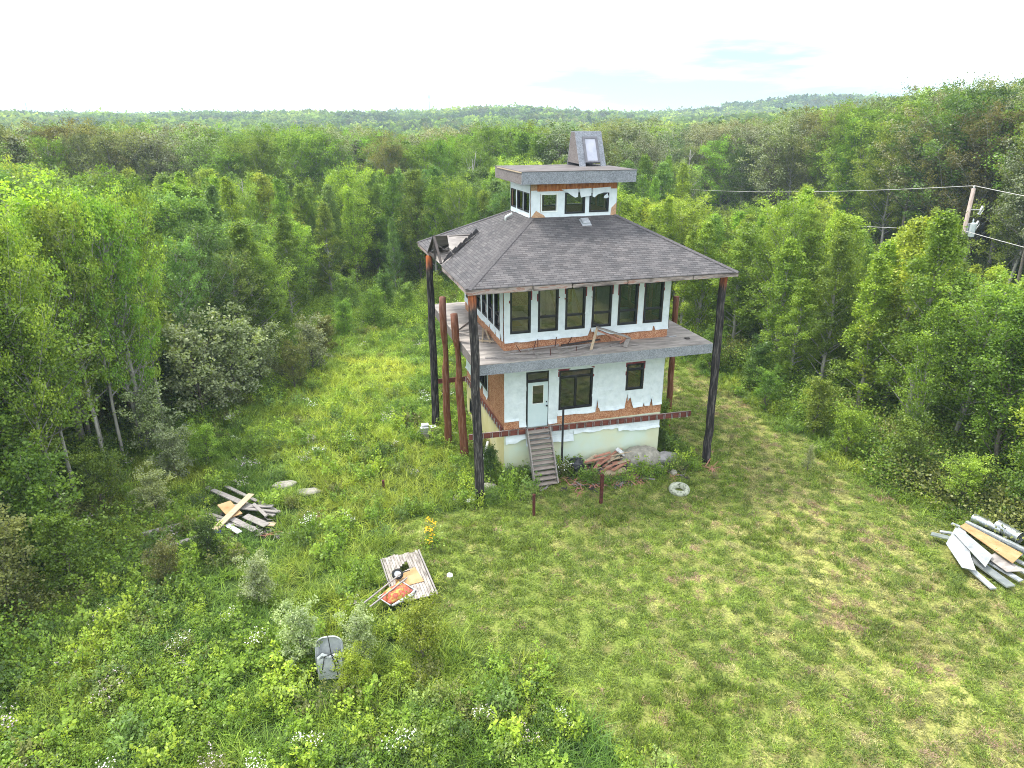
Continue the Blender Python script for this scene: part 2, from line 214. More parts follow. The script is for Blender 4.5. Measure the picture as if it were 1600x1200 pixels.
# ------------------------------------------------------------------ mesh helpers
class MB:
    """collects boxes, tubes and polygons; build() links them as ONE mesh object"""
    def __init__(s): s.v = []; s.f = []; s.uv = []
    def add(s, vs, fs):
        n = len(s.v); s.v += [tuple(map(float, v)) for v in vs]; s.f += [tuple(n+i for i in f) for f in fs]; return s
    def box(s, a, b, rot=None, at=None):
        x0, y0, z0 = a; x1, y1, z1 = b
        v = [(x0,y0,z0),(x1,y0,z0),(x1,y1,z0),(x0,y1,z0),(x0,y0,z1),(x1,y0,z1),(x1,y1,z1),(x0,y1,z1)]
        if rot is not None: v = [tuple(rot @ Vector(p) + Vector(at or (0,0,0))) for p in v]
        return s.add(v, [(0,3,2,1),(4,5,6,7),(0,1,5,4),(1,2,6,5),(2,3,7,6),(3,0,4,7)])
    def bar(s, p, q, w, h, up=(0,0,1), twist=0):
        p, q = Vector(p), Vector(q); d = (q-p); l = d.length; d.normalize(); u = Vector(up)
        if abs(d.dot(u)) > .98: u = Vector((1,0,0))
        x = d.cross(u).normalized(); u = x.cross(d)
        if twist: r = Matrix.Rotation(twist, 3, d); x = r@x; u = r@u
        vs = [c + x*a*w/2 + u*b*h/2 for c in (p, q) for a, b in ((-1,-1),(1,-1),(1,1),(-1,1))]
        return s.add(vs, [(0,1,2,3),(7,6,5,4),(0,4,5,1),(1,5,6,2),(2,6,7,3),(3,7,4,0)])
    def tube(s, pts, rad, n=8, cap=True):
        pts = [Vector(p) for p in pts]; rad = rad if hasattr(rad, '__len__') else [rad]*len(pts); base = len(s.v); vs = []; x = None
        for i, p in enumerate(pts):
            d = (pts[min(i+1, len(pts)-1)] - pts[max(i-1, 0)]).normalized()
            if x is None: x = d.cross(Vector((0,0,1)) if abs(d.z) < .9 else Vector((1,0,0))).normalized()
            else: x = (x - d*x.dot(d)).normalized()
            y = d.cross(x)
            for k in range(n): a = 2*math.pi*k/n; vs.append(p + (x*math.cos(a)+y*math.sin(a))*rad[i])
        fs = [(i*n+k, i*n+(k+1) % n, (i+1)*n+(k+1) % n, (i+1)*n+k) for i in range(len(pts)-1) for k in range(n)]
        if cap: fs += [tuple(range(n-1, -1, -1)), tuple((len(pts)-1)*n+k for k in range(n))]
        return s.add(vs, fs)
    def lathe(s, prof, c=(0,0,0), n=24, axis=None):
        vs = []; 
        for r, z in prof:
            for k in range(n): a = 2*math.pi*k/n; vs.append(Vector((r*math.cos(a), r*math.sin(a), z)))
        if axis: q = Vector(axis).to_track_quat('Z', 'Y'); vs = [q@v for v in vs]
        vs = [v+Vector(c) for v in vs]; m = len(prof)
        return s.add(vs, [(i*n+k, i*n+(k+1) % n, (i+1)*n+(k+1) % n, (i+1)*n+k) for i in range(m-1) for k in range(n)])
    def slab(s, poly, up, th):
        """polygon (list of 3-D points) thickened downwards by th along up"""
        n = len(poly); u = Vector(up).normalized()*th
        return s.add(list(poly) + [Vector(p)-u for p in poly], [tuple(range(n)), tuple(range(2*n-1, n-1, -1))] + [(i, i+n, (i+1) % n+n, (i+1) % n) for i in range(n)])
    def build(s, name, m, parent=None, smooth=False, bevel=0):
        me = bpy.data.meshes.new(name); me.from_pydata(s.v, [], s.f); me.validate(); 
        if smooth: me.polygons.foreach_set('use_smooth', [True]*len(me.polygons))
        me.materials.append(m); o = bpy.data.objects.new(name, me); S.collection.objects.link(o)
        if parent: o.parent = parent
        if bevel:
            bm = bmesh.new(); bm.from_mesh(me); bmesh.ops.remove_doubles(bm, verts=bm.verts, dist=1e-4); bmesh.ops.bevel(bm, geom=bm.edges[:], offset=bevel, segments=1, affect='EDGES'); bm.to_mesh(me); bm.free()
        return o
def tag(o, label=None, cat=None, group=None, kind=None):
    for k, v in (('label', label), ('category', cat), ('group', group), ('kind', kind)):
        if v: o[k] = v
    return o
def empty(name, loc, label=None, cat=None, group=None):
    o = bpy.data.objects.new(name, None); S.collection.objects.link(o); o.location = loc; o.empty_display_size = .3
    return tag(o, label, cat, group)
def recalc(o):
    bm = bmesh.new(); bm.from_mesh(o.data); bmesh.ops.recalc_face_normals(bm, faces=bm.faces); bm.to_mesh(o.data); bm.free(); return o

# ------------------------------------------------------------------ noise, terrain, where things grow
def _hash(i, j, seed):
    h = (i.astype(np.int64)*374761393 + j.astype(np.int64)*668265263 + seed*1442695041) & 0xffffffff
    h = ((h ^ (h >> 13))*1274126177) & 0xffffffff
    return ((h ^ (h >> 16)) & 0xffff)/65535.0
def vnoise(x, y, sc, seed=0):
    x = np.asarray(x, float)/sc; y = np.asarray(y, float)/sc; i = np.floor(x); j = np.floor(y); u = x-i; v = y-j
    u = u*u*(3-2*u); v = v*v*(3-2*v)
    return (_hash(i,j,seed)*(1-u)+_hash(i+1,j,seed)*u)*(1-v) + (_hash(i,j+1,seed)*(1-u)+_hash(i+1,j+1,seed)*u)*v
def fbm(x, y, sc, seed=0, o=4):
    a = 0; w = 1; t = 0
    for k in range(o): a = a + w*vnoise(x, y, sc/2**k, seed+k*17); t += w; w *= .55
    return a/t
def smooth(a, b, x): t = np.clip((np.asarray(x, float)-a)/(b-a), 0, 1); return t*t*(3-2*t)
def polar(az, d): return CAM[0]+math.sin(az)*d, CAM[1]+math.cos(az)*d
HILLS = [(.26, 640, 100, 70, 8), (.295, 820, 100, 90, 9), (.655, 800, 105, 120, 19), (.70, 1050, 120, 170, 11), (.80, 950, 120, 160, 9), (.49, 2300, 260, 300, 14), (.15, 2400, 900, 300, 5), (-.15, 1300, 520, 260, 4), (-.30, 700, 160, 120, 3)]
def terrain(x, y):
    x = np.asarray(x, float); y = np.asarray(y, float)
    dx = x-CAM[0]; dy = y-CAM[1]; d = np.hypot(dx, dy); az = np.arctan2(dx, dy)
    lf = smooth(.75, .25, az)
    z = -8.5*smooth(75, 190, d)*lf*(1-smooth(260, 620, d)) + smooth(300, 900, d)*2
    z = z + 1.4*smooth(55, 85, d)*smooth(.62, .8, az)
    for a, dd, wa, wd, h in HILLS:
        hx, hy = polar(a, dd); ca, sa = math.cos(a), math.sin(a)
        lx = (x-hx)*ca-(y-hy)*sa; ly = (x-hx)*sa+(y-hy)*ca
        z = z + h*np.exp(-(lx/wa)**2-(ly/wd)**2)
    z = z + (fbm(x, y, 160, 5, 3)-.5)*9*smooth(90, 400, d) + (fbm(x, y, 3, 9, 3)-.5)*.10 + (fbm(x, y, 14, 2, 2)-.5)*.25*smooth(6, 16, np.hypot(x-3.6, y-3.4))
    return z
CLEAR = [(-18.5,-40),(-18.2,-14),(-17.6,-5),(-16.6,0),(-15.8,4),(-14.8,8),(-12.6,11.5),(-10.6,14),(-9.2,18),(-8,24),(-6.5,30),(-3,32.5),(2,32.5),(7,28),(11,21),(14.6,15.5),(17.0,11.5),(17.0,6.5),(16.9,2.5),(16.2,-1.5),(16.4,-5),(16.9,-8),(17.6,-12),(17.5,-40)]
CORR = [(31,-20),(30.5,2),(31.5,10),(31,20),(31.5,34),(32,60),(31,92),(40,92),(42,60),(45,34),(48,22),(45,12),(42,0),(42,-20)]
def inpoly(x, y, P):
    x = np.asarray(x, float); y = np.asarray(y, float); r = np.zeros(x.shape, bool); n = len(P)
    for i in range(n):
        (x1, y1), (x2, y2) = P[i], P[(i+1) % n]
        c = ((y1 > y) != (y2 > y)) & (x < (x2-x1)*(y-y1)/(y2-y1+1e-12)+x1); r ^= c
    return r
def pdist(x, y, P):
    x = np.asarray(x, float); y = np.asarray(y, float); r = np.full(x.shape, 1e9); n = len(P)
    for i in range(n):
        (x1, y1), (x2, y2) = P[i], P[(i+1) % n]; t = np.clip(((x-x1)*(x2-x1)+(y-y1)*(y2-y1))/((x2-x1)**2+(y2-y1)**2), 0, 1)
        r = np.minimum(r, np.hypot(x-x1-t*(x2-x1), y-y1-t*(y2-y1)))
    return r
def lawn(x, y):
    """1 on the mown grass, 0 in the weeds"""
    w = (fbm(x, y, 2.2, 31, 3)-.5)*2.2
    left = smooth(-4.6, -3.6, x + w + .42*np.clip(y+8, -9, 3) - .9*smooth(-3, 0, y)*0)
    left = left*np.where(y > -2.2, smooth(-1.2, 1.6, x+w+.3), 1)
    right = smooth(1.2, 2.6, pdist(x, y, CLEAR)+w*.6)
    house = 1-((x > -.6) & (x < 8.4) & (y > -1.0-.9*(x > 2.6)+w*.25) & (y < 8))*1.0
    back = smooth(16, 12, y)
    return left*right*house*back*inpoly(x, y, CLEAR)
def straw(x, y):
    t = x-(12.1+.36*(y+.8)+.0035*(y+.8)**2)
    band = np.exp(-((t+.2)/1.6)**2)
    rows = .5+.5*np.sin(t*3.4+(fbm(x, y, 5, 77, 2)-.5)*4)
    ruts = np.exp(-((t+1.3)/.28)**2)+np.exp(-((t-.5)/.28)**2)
    n = fbm(x, y, 1.9, 41, 4); n2 = fbm(x, y, .42, 43, 3)
    s = .45*ruts*smooth(-16, -12, y) + (n-.47)*.55 + .55*band + .62*(rows-.40)*smooth(4, 8, x) + (n2-.5)*2.4 + .26*smooth(-2, 7, x)*smooth(2, -6, y) - .22*smooth(2, -2, x)
    return np.clip(s+.12, 0, 1)
G_DARK = np.array([.030, .050, .014]); G_GREEN = np.array([.115, .175, .030]); G_STRAW = np.array([.36, .33, .13]); G_SOIL = np.array([.17, .125, .075])
def ground_col(x, y):
    l = lawn(x, y)[:, None]; s = straw(x, y)[:, None]; n = fbm(x, y, 1.1, 3, 3)[:, None]; n2 = fbm(x, y, .7, 8, 3)[:, None]
    g = G_GREEN*(.55+.9*n)*.8
    s = .15+.5*s; lw = g*1.25*(1-s)+G_STRAW*(.7+.7*n)*s
    lw = lw*(1-smooth(.66, .74, n2)*.6)+G_SOIL*smooth(.66, .74, n2)*.6
    d = np.hypot(x-CAM[0], y-CAM[1])[:, None]
    rough = G_DARK*(.6+.9*n)*1.3 + np.array([.012, .02, .002])
    far = np.array([.030, .052, .018])
    out = lw*l+rough*(1-l)
    k = smooth(90, 200, d); return out*(1-k)+far*k
def axis(lo, hi, step, ext, n):
    a = np.arange(lo, hi+1e-6, step); g = np.geomspace(step, ext, n); 
    return np.concatenate([lo-np.cumsum(g)[::-1], a, hi+np.cumsum(g)])
gx = axis(-24, 24, .3, 900, 44); gy = axis(-22, 36, .3, 900, 44)
X, Y = np.meshgrid(gx, gy); Xf, Yf = X.ravel(), Y.ravel(); Z = terrain(Xf, Yf)
nx, ny = len(gx), len(gy); ii = np.arange((nx-1)*(ny-1)); q = (ii//(nx-1))*nx+ii % (nx-1)
faces = np.stack([q, q+1, q+nx+1, q+nx], 1)
def fastmesh(name, co_, quads, mats=()):
    me = bpy.data.meshes.new(name); co_ = np.asarray(co_, np.float32); quads = np.asarray(quads, np.int32); n = len(quads); k = quads.shape[1]
    me.vertices.add(len(co_)); me.vertices.foreach_set('co', co_.ravel()); me.loops.add(n*k); me.loops.foreach_set('vertex_index', quads.ravel())
    me.polygons.add(n); me.polygons.foreach_set('loop_start', np.arange(n, dtype=np.int32)*k); me.polygons.foreach_set('loop_total', np.full(n, k, np.int32))
    for m_ in mats: me.materials.append(m_)
    me.update(calc_edges=True); return me
gme = fastmesh('ground', np.stack([Xf, Yf, Z], 1), faces)
gme.polygons.foreach_set('use_smooth', [True]*len(gme.polygons))
ca = gme.color_attributes.new('soil', 'FLOAT_COLOR', 'POINT'); cc = np.ones((len(Xf), 4), np.float32); cc[:, :3] = ground_col(Xf, Yf); ca.data.foreach_set('color', cc.ravel())
gm, t, b = newmat('meadow soil'); at_ = nd(t, 'ShaderNodeVertexColor', layer_name='soil')
tcg = nd(t, 'ShaderNodeTexCoord'); n1 = nd(t, 'ShaderNodeTexNoise', {'Scale': 14, 'Detail': 8, 'Roughness': .75}); t.links.new(tcg.outputs['Object'], n1.inputs['Vector'])
rr = ramp(t, [(.36, (.35, .4, .32)), (.64, (1.5, 1.45, 1.3))], n1.outputs['Fac']); mm = nd(t, 'ShaderNodeMix', data_type='RGBA', blend_type='MULTIPLY'); mm.inputs[0].default_value = 1
t.links.new(at_.outputs[0], mm.inputs[6]); t.links.new(rr.outputs[0], mm.inputs[7]); t.links.new(mm.outputs[2], b.inputs['Base Color']); b.inputs['Roughness'].default_value = .95; b.inputs['Specular IOR Level'].default_value = .1
bu = nd(t, 'ShaderNodeBump', {'Strength': .7, 'Distance': .05}); t.links.new(n1.outputs['Fac'], bu.inputs['Height']); t.links.new(bu.outputs[0], b.inputs['Normal'])
gme.materials.append(gm)
go = bpy.data.objects.new('ground', gme); S.collection.objects.link(go); go['kind'] = 'structure'
def tz(x, y): return float(terrain(np.array([x]), np.array([y]))[0])

# ------------------------------------------------------------------ the tower
WX, WY = 7.23, 6.91
tower = empty('tower_house', (0, 0, 0), 'unfinished white three-tier tower house with grey shingle roof and wraparound deck', 'house')
def shell(name, m, x0, x1, y0, y1, z0, z1, holes, th=.16, parent=tower):
    """four walls with real openings; holes: side -> list of (u0,u1,z0,z1)"""
    mb = MB()
    sides = {'front': (x0, x1, lambda u, d, z: (u, y0+d, z)), 'back': (x0, x1, lambda u, d, z: (u, y1-d, z)),
             'left': (y0, y1, lambda u, d, z: (x0+d, u, z)), 'right': (y0, y1, lambda u, d, z: (x1-d, u, z))}
    for sname, (a, c, P) in sides.items():
        hs = holes.get(sname, []); inset = 0 if sname in ('front', 'back') else th
        a, c = a+inset, c-inset
        us = sorted({a, c} | {v for h in hs for v in h[:2]}); zs = sorted({z0, z1} | {v for h in hs for v in h[2:]})
        solid = lambda i, j: 0 <= i < len(us)-1 and 0 <= j < len(zs)-1 and not any(h[0]-1e-6 <= us[i] and us[i+1] <= h[1]+1e-6 and h[2]-1e-6 <= zs[j] and zs[j+1] <= h[3]+1e-6 for h in hs)
        for i in range(len(us)-1):
            for j in range(len(zs)-1):
                if not solid(i, j): continue
                u0, u1, w0, w1 = us[i], us[i+1], zs[j], zs[j+1]
                mb.add([P(u0,0,w0), P(u1,0,w0), P(u1,0,w1), P(u0,0,w1)], [(0,1,2,3)]); mb.add([P(u0,th,w0), P(u1,th,w0), P(u1,th,w1), P(u0,th,w1)], [(3,2,1,0)])
                for di, dj, e in ((-1,0,((u0,w0),(u0,w1))), (1,0,((u1,w0),(u1,w1))), (0,-1,((u0,w0),(u1,w0))), (0,1,((u0,w1),(u1,w1)))):
                    if not solid(i+di, j+dj):
                        (p0, p1), (q0, q1) = e; mb.add([P(p0,0,p1), P(q0,0,q1), P(q0,th,q1), P(p0,th,p1)], [(0,1,2,3)])
    return mb.build(name, m, parent)
def wrapsheet(side, off, u0, u1, ztop, bottom, holes, m=None, amp=.020, name='house_wrap', step=.05, parent=tower, skip=None):
    """stapled wrap in front of a wall: wrinkled, cut round the openings, torn along its lower edge"""
    P = {'front': lambda u, d, z: (u, off-d, z), 'left': lambda u, d, z: (off-d, u, z), 'right': lambda u, d, z: (off+d, u, z), 'back': lambda u, d, z: (u, off+d, z)}[side]
    n = max(2, int((u1-u0)/step)); us = [u0+(u1-u0)*i/n for i in range(n+1)]; mb = MB()
    for i in range(n):
        a, c = us[i], us[i+1]; cuts = []
        for h in holes:
            if h[0] < (a+c)/2 < h[1]: cuts.append((h[2], h[3]))
        za, zc = bottom(a), bottom(c)
        segs = []; top = ztop
        for lo, hi in sorted(cuts, key=lambda k: -k[1]):
            if hi < top: segs.append((hi, hi, top))
            top = min(top, lo)
        segs.append((None, None, top))
        for lo, _, tp in segs:
            l0, l1 = (za, zc) if lo is None else (lo, lo)
            if lo is None and min(za, zc) > tp-.02: continue
            nz = max(1, int((tp-min(l0, l1))/.09))
            for k in range(nz):
                f0, f1 = k/nz, (k+1)/nz; pts = []
                for u, l, f in ((a, l0, f0), (c, l1, f0), (c, l1, f1), (a, l0, f1)):
                    z = l+(tp-l)*f; w = float(fbm(np.array([u*1.0]), np.array([z*2.2]), .5, 60+len(side), 3)[0]); lift = .05*max(0, 1-(z-l)/.22)**2*w*2 if lo is None else 0; pts.append(P(u, .008+amp*w*2+lift, z))
                mb.add(pts, [(0,1,2,3)])
    return mb.build(name, m or M['wrap'], parent)
def rag(base, amp, seed, spikes=()):
    def f(u):
        v = base+(float(fbm(np.array([u]), np.array([seed*3.7]), .45, seed, 3)[0])-.5)*2*amp
        for c, w, h in spikes:
            if abs(u-c) < w: v = max(v, base+h*(1-abs(u-c)/w))
        return v
    return f
# window builder: a frame standing in its opening, panes behind it
def window(side, off, u0, u1, z0, z1, bars_h=(), bars_v=(), m=None, fw=.078, tape=False, depth=.10, proud=.035):
    P = {'front': lambda u, d, z: (u, off+d, z), 'back': lambda u, d, z: (u, off-d, z), 'left': lambda u, d, z: (off+d, u, z), 'right': lambda u, d, z: (off-d, u, z)}[side]
    def bx(mb, a, c, e, g, d0=-proud, d1=depth):
        p, q = P(a, d0, e), P(c, d1, g); mb.box(tuple(map(min, p, q)), tuple(map(max, p, q)))
    mb = MB(); bx(mb, u0, u0+fw, z0, z1); bx(mb, u1-fw, u1, z0, z1); bx(mb, u0+fw, u1-fw, z0, z0+fw); bx(mb, u0+fw, u1-fw, z1-fw, z1)
    for z in bars_h: bx(mb, u0+fw, u1-fw, z-.04, z+.04, -proud+.01, depth-.01)
    for v, lo, hi in bars_v: bx(mb, v-.04, v+.04, lo, hi, -proud+.015, depth-.015)
    f = mb.build('window', m or M['black'], tower)
    g = MB(); bx(g, u0+fw*.5, u1-fw*.5, z0+fw*.5, z1-fw*.5, .030, .038); g.build('pane', M['glass'], f)
    if tape:
        t_ = MB(); bx(t_, u0-.05, u1+.05, z1+.001, z1+.075, -.030, .0); bx(t_, u0-.05, u0-.002, z1-.5, z1, -.026, .0); bx(t_, u1+.002, u1+.05, z1-.42, z1, -.026, .0); t_.build('flashing_tape', M['red_tape'], f)
    return f
# openings
UF = [(0.25+1.16*k, 1.11+1.16*k, 6.28, 8.04) for k in range(6)]
UL = [(0.50+1.045*k, 1.32+1.045*k, 6.28, 8.04) for k in range(6)]
LF = [(0.94, 1.92, 2.10, 4.60), (2.38, 3.90, 2.76, 4.52), (5.45, 6.26, 3.32, 4.52)]
LLw = [(2.66, 4.15, 2.85, 4.45)]
CF = [(2.15, 2.88, 10.71, 11.45), (3.19, 4.08, 10.62, 11.47), (4.27, 5.15, 10.65, 11.43)]
CL = [(2.15, 2.94, 10.69, 11.47), (3.07, 3.86, 10.69, 11.47), (4.03, 4.80, 10.69, 11.47)]
FL_ = [(5.6, 6.3, .40, 1.15)]
shell('foundation_wall', M['foam'], 0, WX, 0, WY, -.4, 2.10, {'left': FL_})
shell('lower_wall', M['osb'], 0, WX, 0, WY, 2.10, 5.17, {'front': LF, 'left': LLw, 'right': [(2, 3.2, 3, 4.4)], 'back': [(2, 4, 3, 4.4)]})
shell('upper_wall', M['osb'], 0, WX, 0, WY, 5.60, 8.55, {'front': UF, 'left': UL, 'right': UL, 'back': [UF[1], UF[2], UF[4]]})
shell('cupola_wall', M['osb_pale'], 1.73, 5.50, 2.05, 4.86, 10.2, 11.87, {'front': CF, 'left': CL, 'right': CL, 'back': CF}, th=.12)
# insulation panels on the foundation's side; their warmer light is put into the colour
mb = MB(); 
for a, c, lo, hi in ((0.03, 2.4, 0, 2.03), (2.41, 5.55, 0, 2.03), (6.35, WY, 0, 2.03), (5.56, 6.34, 1.18, 2.03), (5.56, 6.34, 0, .37)): mb.box((-.022, a, lo), (-.001, c, hi))
mb.build('insulation_panel', M['foam_sunlit'], tower)
mb = MB(); mb.box((-.05, 0.02, 2.03), (-.023, WY, 2.075)); mb.build('flashing_strip', M['wrap_dirty'], tower)
for w in UF: window('front', 0, *w, bars_h=(6.88,), tape=True)
for w in UL: window('left', 0, *w, bars_h=(6.88,), m=M['black'])
for w in UL: window('right', WX, *w, bars_h=(6.88,))
for w in (UF[1], UF[2], UF[4]): window('back', WY, *w, bars_h=(6.88,))
window('front', 0, *LF[1], bars_h=(4.20,), bars_v=((3.14, 2.82, 4.17),), tape=True)
window('front', 0, *LF[2], bars_h=(4.24,), tape=True)
window('left', 0, *LLw[0], bars_v=((3.15, 2.9, 4.4), (3.65, 2.9, 4.4)))
window('left', 0, *FL_[0])
window('right', WX, 2, 3.2, 3, 4.4); window('back', WY, 2, 4, 3, 4.4)
window('front', 2.05, *CF[0], m=M['white_vinyl'], fw=.05)
for w in CF[1:]: window('front', 2.05, *w, fw=.06)
for w in CL: window('left', 1.73, *w, fw=.045); window('right', 5.50, *w, fw=.045)
for w in CF: window('back', 4.86, *w, fw=.05)
# wrap
wrapsheet('front', 0, 0.0, WX, 8.55, rag(5.95, .03, 3, ((3.66, .10, .35), (3.78, .16, .2), (6.55, .05, .35))), UF)
wrapsheet('left', 0, 0.0, WY, 8.55, rag(6.02, .07, 5, ((1.0, .06, .2), (1.9, .12, .22), (.25, .07, .3))), UL)
wrapsheet('right', WX, 0.0, WY, 8.55, rag(5.95, .05, 6), UL); wrapsheet('back', WY, 0.0, WX, 8.55, rag(5.95, .05, 7), (UF[1], UF[2], UF[4]))
wrapsheet('front', 0, 0.64, 2.33, 5.17, rag(2.20, .008, 13), LF)
wrapsheet('front', 0, 0.0, 0.64, 5.17, rag(2.50, .01, 14), LF)
wrapsheet('front', 0, 2.33, WX, 5.17, rag(2.50, .05, 15, ((4.12, .06, .65), (4.20, .08, .25), (5.52, .06, .8), (5.66, .17, .55), (6.32, .03, .3), (6.70, .04, .7))), LF)
wrapsheet('left', 0, 2.55, WY, 5.17, rag(2.55, .12, 16, ((3.5, .3, .4),)), LLw)
wrapsheet('right', WX, 0, WY, 5.17, rag(2.4, .05, 17), [(2, 3.2, 3, 4.4)]); wrapsheet('back', WY, 0, WX, 5.17, rag(2.4, .05, 18), [(2, 4, 3, 4.4)])
wrapsheet('front', 2.05, 1.73, 5.50, 11.58, rag(10.35, .03, 19), CF, amp=.012); wrapsheet('left', 1.73, 2.05, 4.86, 11.87, rag(10.35, .03, 20), CL)
wrapsheet('right', 5.50, 2.05, 4.86, 11.87, rag(10.35, .03, 21), CL); wrapsheet('back', 4.86, 1.73, 5.5, 11.87, rag(10.35, .03, 22), CF)
wrapsheet('front', 0, 0.05, 0.92, 1.98, rag(1.55, .22, 23), [], m=M['wrap'], amp=.03); wrapsheet('front', 0, 0.95, 3.1, 1.98, rag(1.30, .10, 24), [], m=M['wrap'], amp=.03)
wrapsheet('front', 0, 3.1, 5.2, 1.98, rag(1.58, .12, 25), [], m=M['wrap'], amp=.03); wrapsheet('front', 0, 5.2, WX-.02, 1.98, rag(1.45, .14, 26), [], m=M['wrap'], amp=.03)
# torn flaps hanging over the little top windows, cedar strip and patches left bare
def flap(pts, y, m=M['wrap'], name='torn_flap'):
    mb = MB(); mb.slab([(p[0], y+p[2] if len(p) > 2 else y, p[1]) for p in pts], (0, -1, 0), .006); return mb.build(name, m, tower)
flap([(3.02, 11.60), (3.75, 11.62), (3.73, 11.30, -.05), (3.6, 11.27, -.05), (3.45, 11.36, -.04), (3.3, 11.46, -.03)], 1.985)
flap([(3.79, 11.61), (4.33, 11.63), (4.31, 11.33, -.05), (4.10, 11.31, -.06), (3.85, 11.27, -.06)], 1.98)
flap([(4.38, 11.62), (5.2, 11.66), (5.17, 11.43, -.03), (4.9, 11.45, -.03), (4.6, 11.37, -.04), (4.45, 11.26, -.06), (4.37, 11.30, -.05)], 1.983)
flap([(4.92, 11.30), (5.06, 11.40), (5.13, 11.24), (5.02, 11.20), (4.9, 11.21)], 2.0)
flap([(1.74, 10.52), (1.95, 10.78), (2.28, 10.60), (2.42, 10.44), (1.74, 10.40)], 2.025, M['osb_pale'], 'bare_patch')
flap([(5.28, 10.80), (5.50, 11.02), (5.50, 10.42), (5.24, 10.42)], 2.025, M['osb_pale'], 'bare_patch')
mb = MB(); rx = 2.0
while rx < 5.47:
    w_ = random.uniform(.10, .22); mb.box((rx, 2.015+random.uniform(0, .008), 11.60-(.06 if rx < 3.1 else 0)), (min(rx+w_-.008, 5.48), 2.045, 11.86)); rx += w_
mb.build('cedar_strip', M['cedar'], tower)
# door
dr = MB(); dr.box((1.02, -.02, 2.13), (1.20, .03, 4.12)); dr.box((1.72, -.02, 2.13), (1.90, .03, 4.12)); dr.box((1.20, -.02, 2.13), (1.72, .03, 3.16)); dr.box((1.20, -.02, 4.00), (1.72, .03, 4.12))
door = dr.build('door', M['door'], tower)
g = MB(); g.box((1.20, -.005, 3.16), (1.72, .003, 4.00)); g.build('pane', M['glass'], door)
g = MB(); g.box((1.20,-.026,3.16),(1.225,-.008,4.0)); g.box((1.695,-.026,3.16),(1.72,-.008,4.0)); g.box((1.225,-.026,3.16),(1.695,-.008,3.185)); g.box((1.225,-.026,3.975),(1.695,-.008,4.0)); g.build('pane_trim', M['white_vinyl'], door)
g = MB(); g.lathe([(0,0),(.028,.0),(.028,.02),(.012,.03),(.012,.05),(.032,.06),(.034,.08),(.02,.095),(0,.1)], (1.84, -.02, 3.05), 12, (0,-1,0)); g.build('handle', M['black'], door, smooth=True)
g = MB(); g.lathe([(0,0),(.026,.0),(.026,.025),(0,.03)], (1.84, -.02, 3.22), 12, (0,-1,0)); g.build('deadbolt', M['black'], door, smooth=True)
mb = MB(); mb.box((.94,-.035,2.10),(1.015,.09,4.60)); mb.box((1.905,-.035,2.10),(1.92,.09,4.60)); mb.box((1.015,-.035,4.13),(1.905,.09,4.21)); mb.box((1.015,-.035,4.53),(1.905,.09,4.60)); fr = mb.build('door_frame', M['black'], tower)
mb = MB(); mb.box((1.0,.03,4.2),(1.91,.038,4.54)); mb.build('pane', M['glass'], fr)
# floors and partitions seen through the panes
mb = MB(); mb.box((.17,.17,2.0),(WX-.17,WY-.17,2.09)); mb.box((.17,.17,5.45),(WX-.17,WY-.17,5.62)); mb.build('floor_deck', M['int_floor'], tower)
mb = MB(); mb.box((.17,3.6,2.1),(3.3,3.7,5.1)); mb.box((4.4,.3,2.1),(4.5,5.2,5.1)); mb.box((3.4,3.2,5.63),(3.5,WY-.2,8.3)); mb.box((4.6,4.4,5.63),(5.6,4.5,8.2)); mb.build('partition', M['interior'], tower)
for a, c in (((5.4,1.9,5.63),(5.46,3.4,8.1)), ((1.2,2.6,2.1),(1.25,3.5,4.4)), ((.2,.5,5.63),(.7,3.2,6.1))): MB().box(a, c).build('drywall_sheet', M['drywall'], tower)
for k in range(8): MB().box((3.98+k*.38, 6.2, 5.63), (4.02+k*.38, 6.3, 8.3)).build('stud', M['tan_wood'], tower)
for a, c, w_ in (((3.9,.8,5.65),(3.9,3.2,7.9),.14), ((2.4,1.2,2.2),(3.9,2.8,4.6),.2), ((2.0,2.0,3.4),(4.2,2.2,3.7),.12), ((1.2,1.0,7.9),(6.4,1.3,8.2),.15), ((2.9,.9,5.7),(2.5,1.6,7.6),.10)): MB().bar(a, c, .05, w_).build('brace', M['tan_wood'], tower)
mb = MB(); mb.box((.17,.17,8.40),(1.95,WY-.17,8.47)); mb.box((5.3,.17,8.40),(WX-.17,WY-.17,8.47)); mb.box((1.95,.17,8.40),(5.3,2.2,8.47)); mb.box((1.95,4.7,8.40),(5.3,WY-.17,8.47)); mb.build('ceiling_board', M['interior'], tower)
for a, c, m_ in (((.9,3.2,5.63),(1.75,3.9,5.67),'board_tan'), ((2.1,2.7,5.63),(2.5,3.1,6.35),'white_vinyl'), ((2.75,4.6,5.63),(3.3,4.65,7.2),'drywall'), ((4.1,2.3,5.63),(4.5,4.2,5.75),'tan_wood'), ((5.0,3.6,5.63),(5.25,3.85,6.5),'redwood'), ((6.2,3.0,5.63),(6.9,3.3,6.1),'drywall'), ((.4,4.6,5.63),(1.0,5.4,6.0),'dark_wood'), ((1.9,4.3,5.63),(2.5,5.6,5.66),'white_scrap')): MB().box(a, c).build('stored_board', M[m_], tower)
for k in range(7): MB().bar((3.45,3.05+.0*k,5.8+.32*k), (3.85,3.05,5.8+.32*k), .04, .03).build('ladder_rung', M['hanger'], tower)
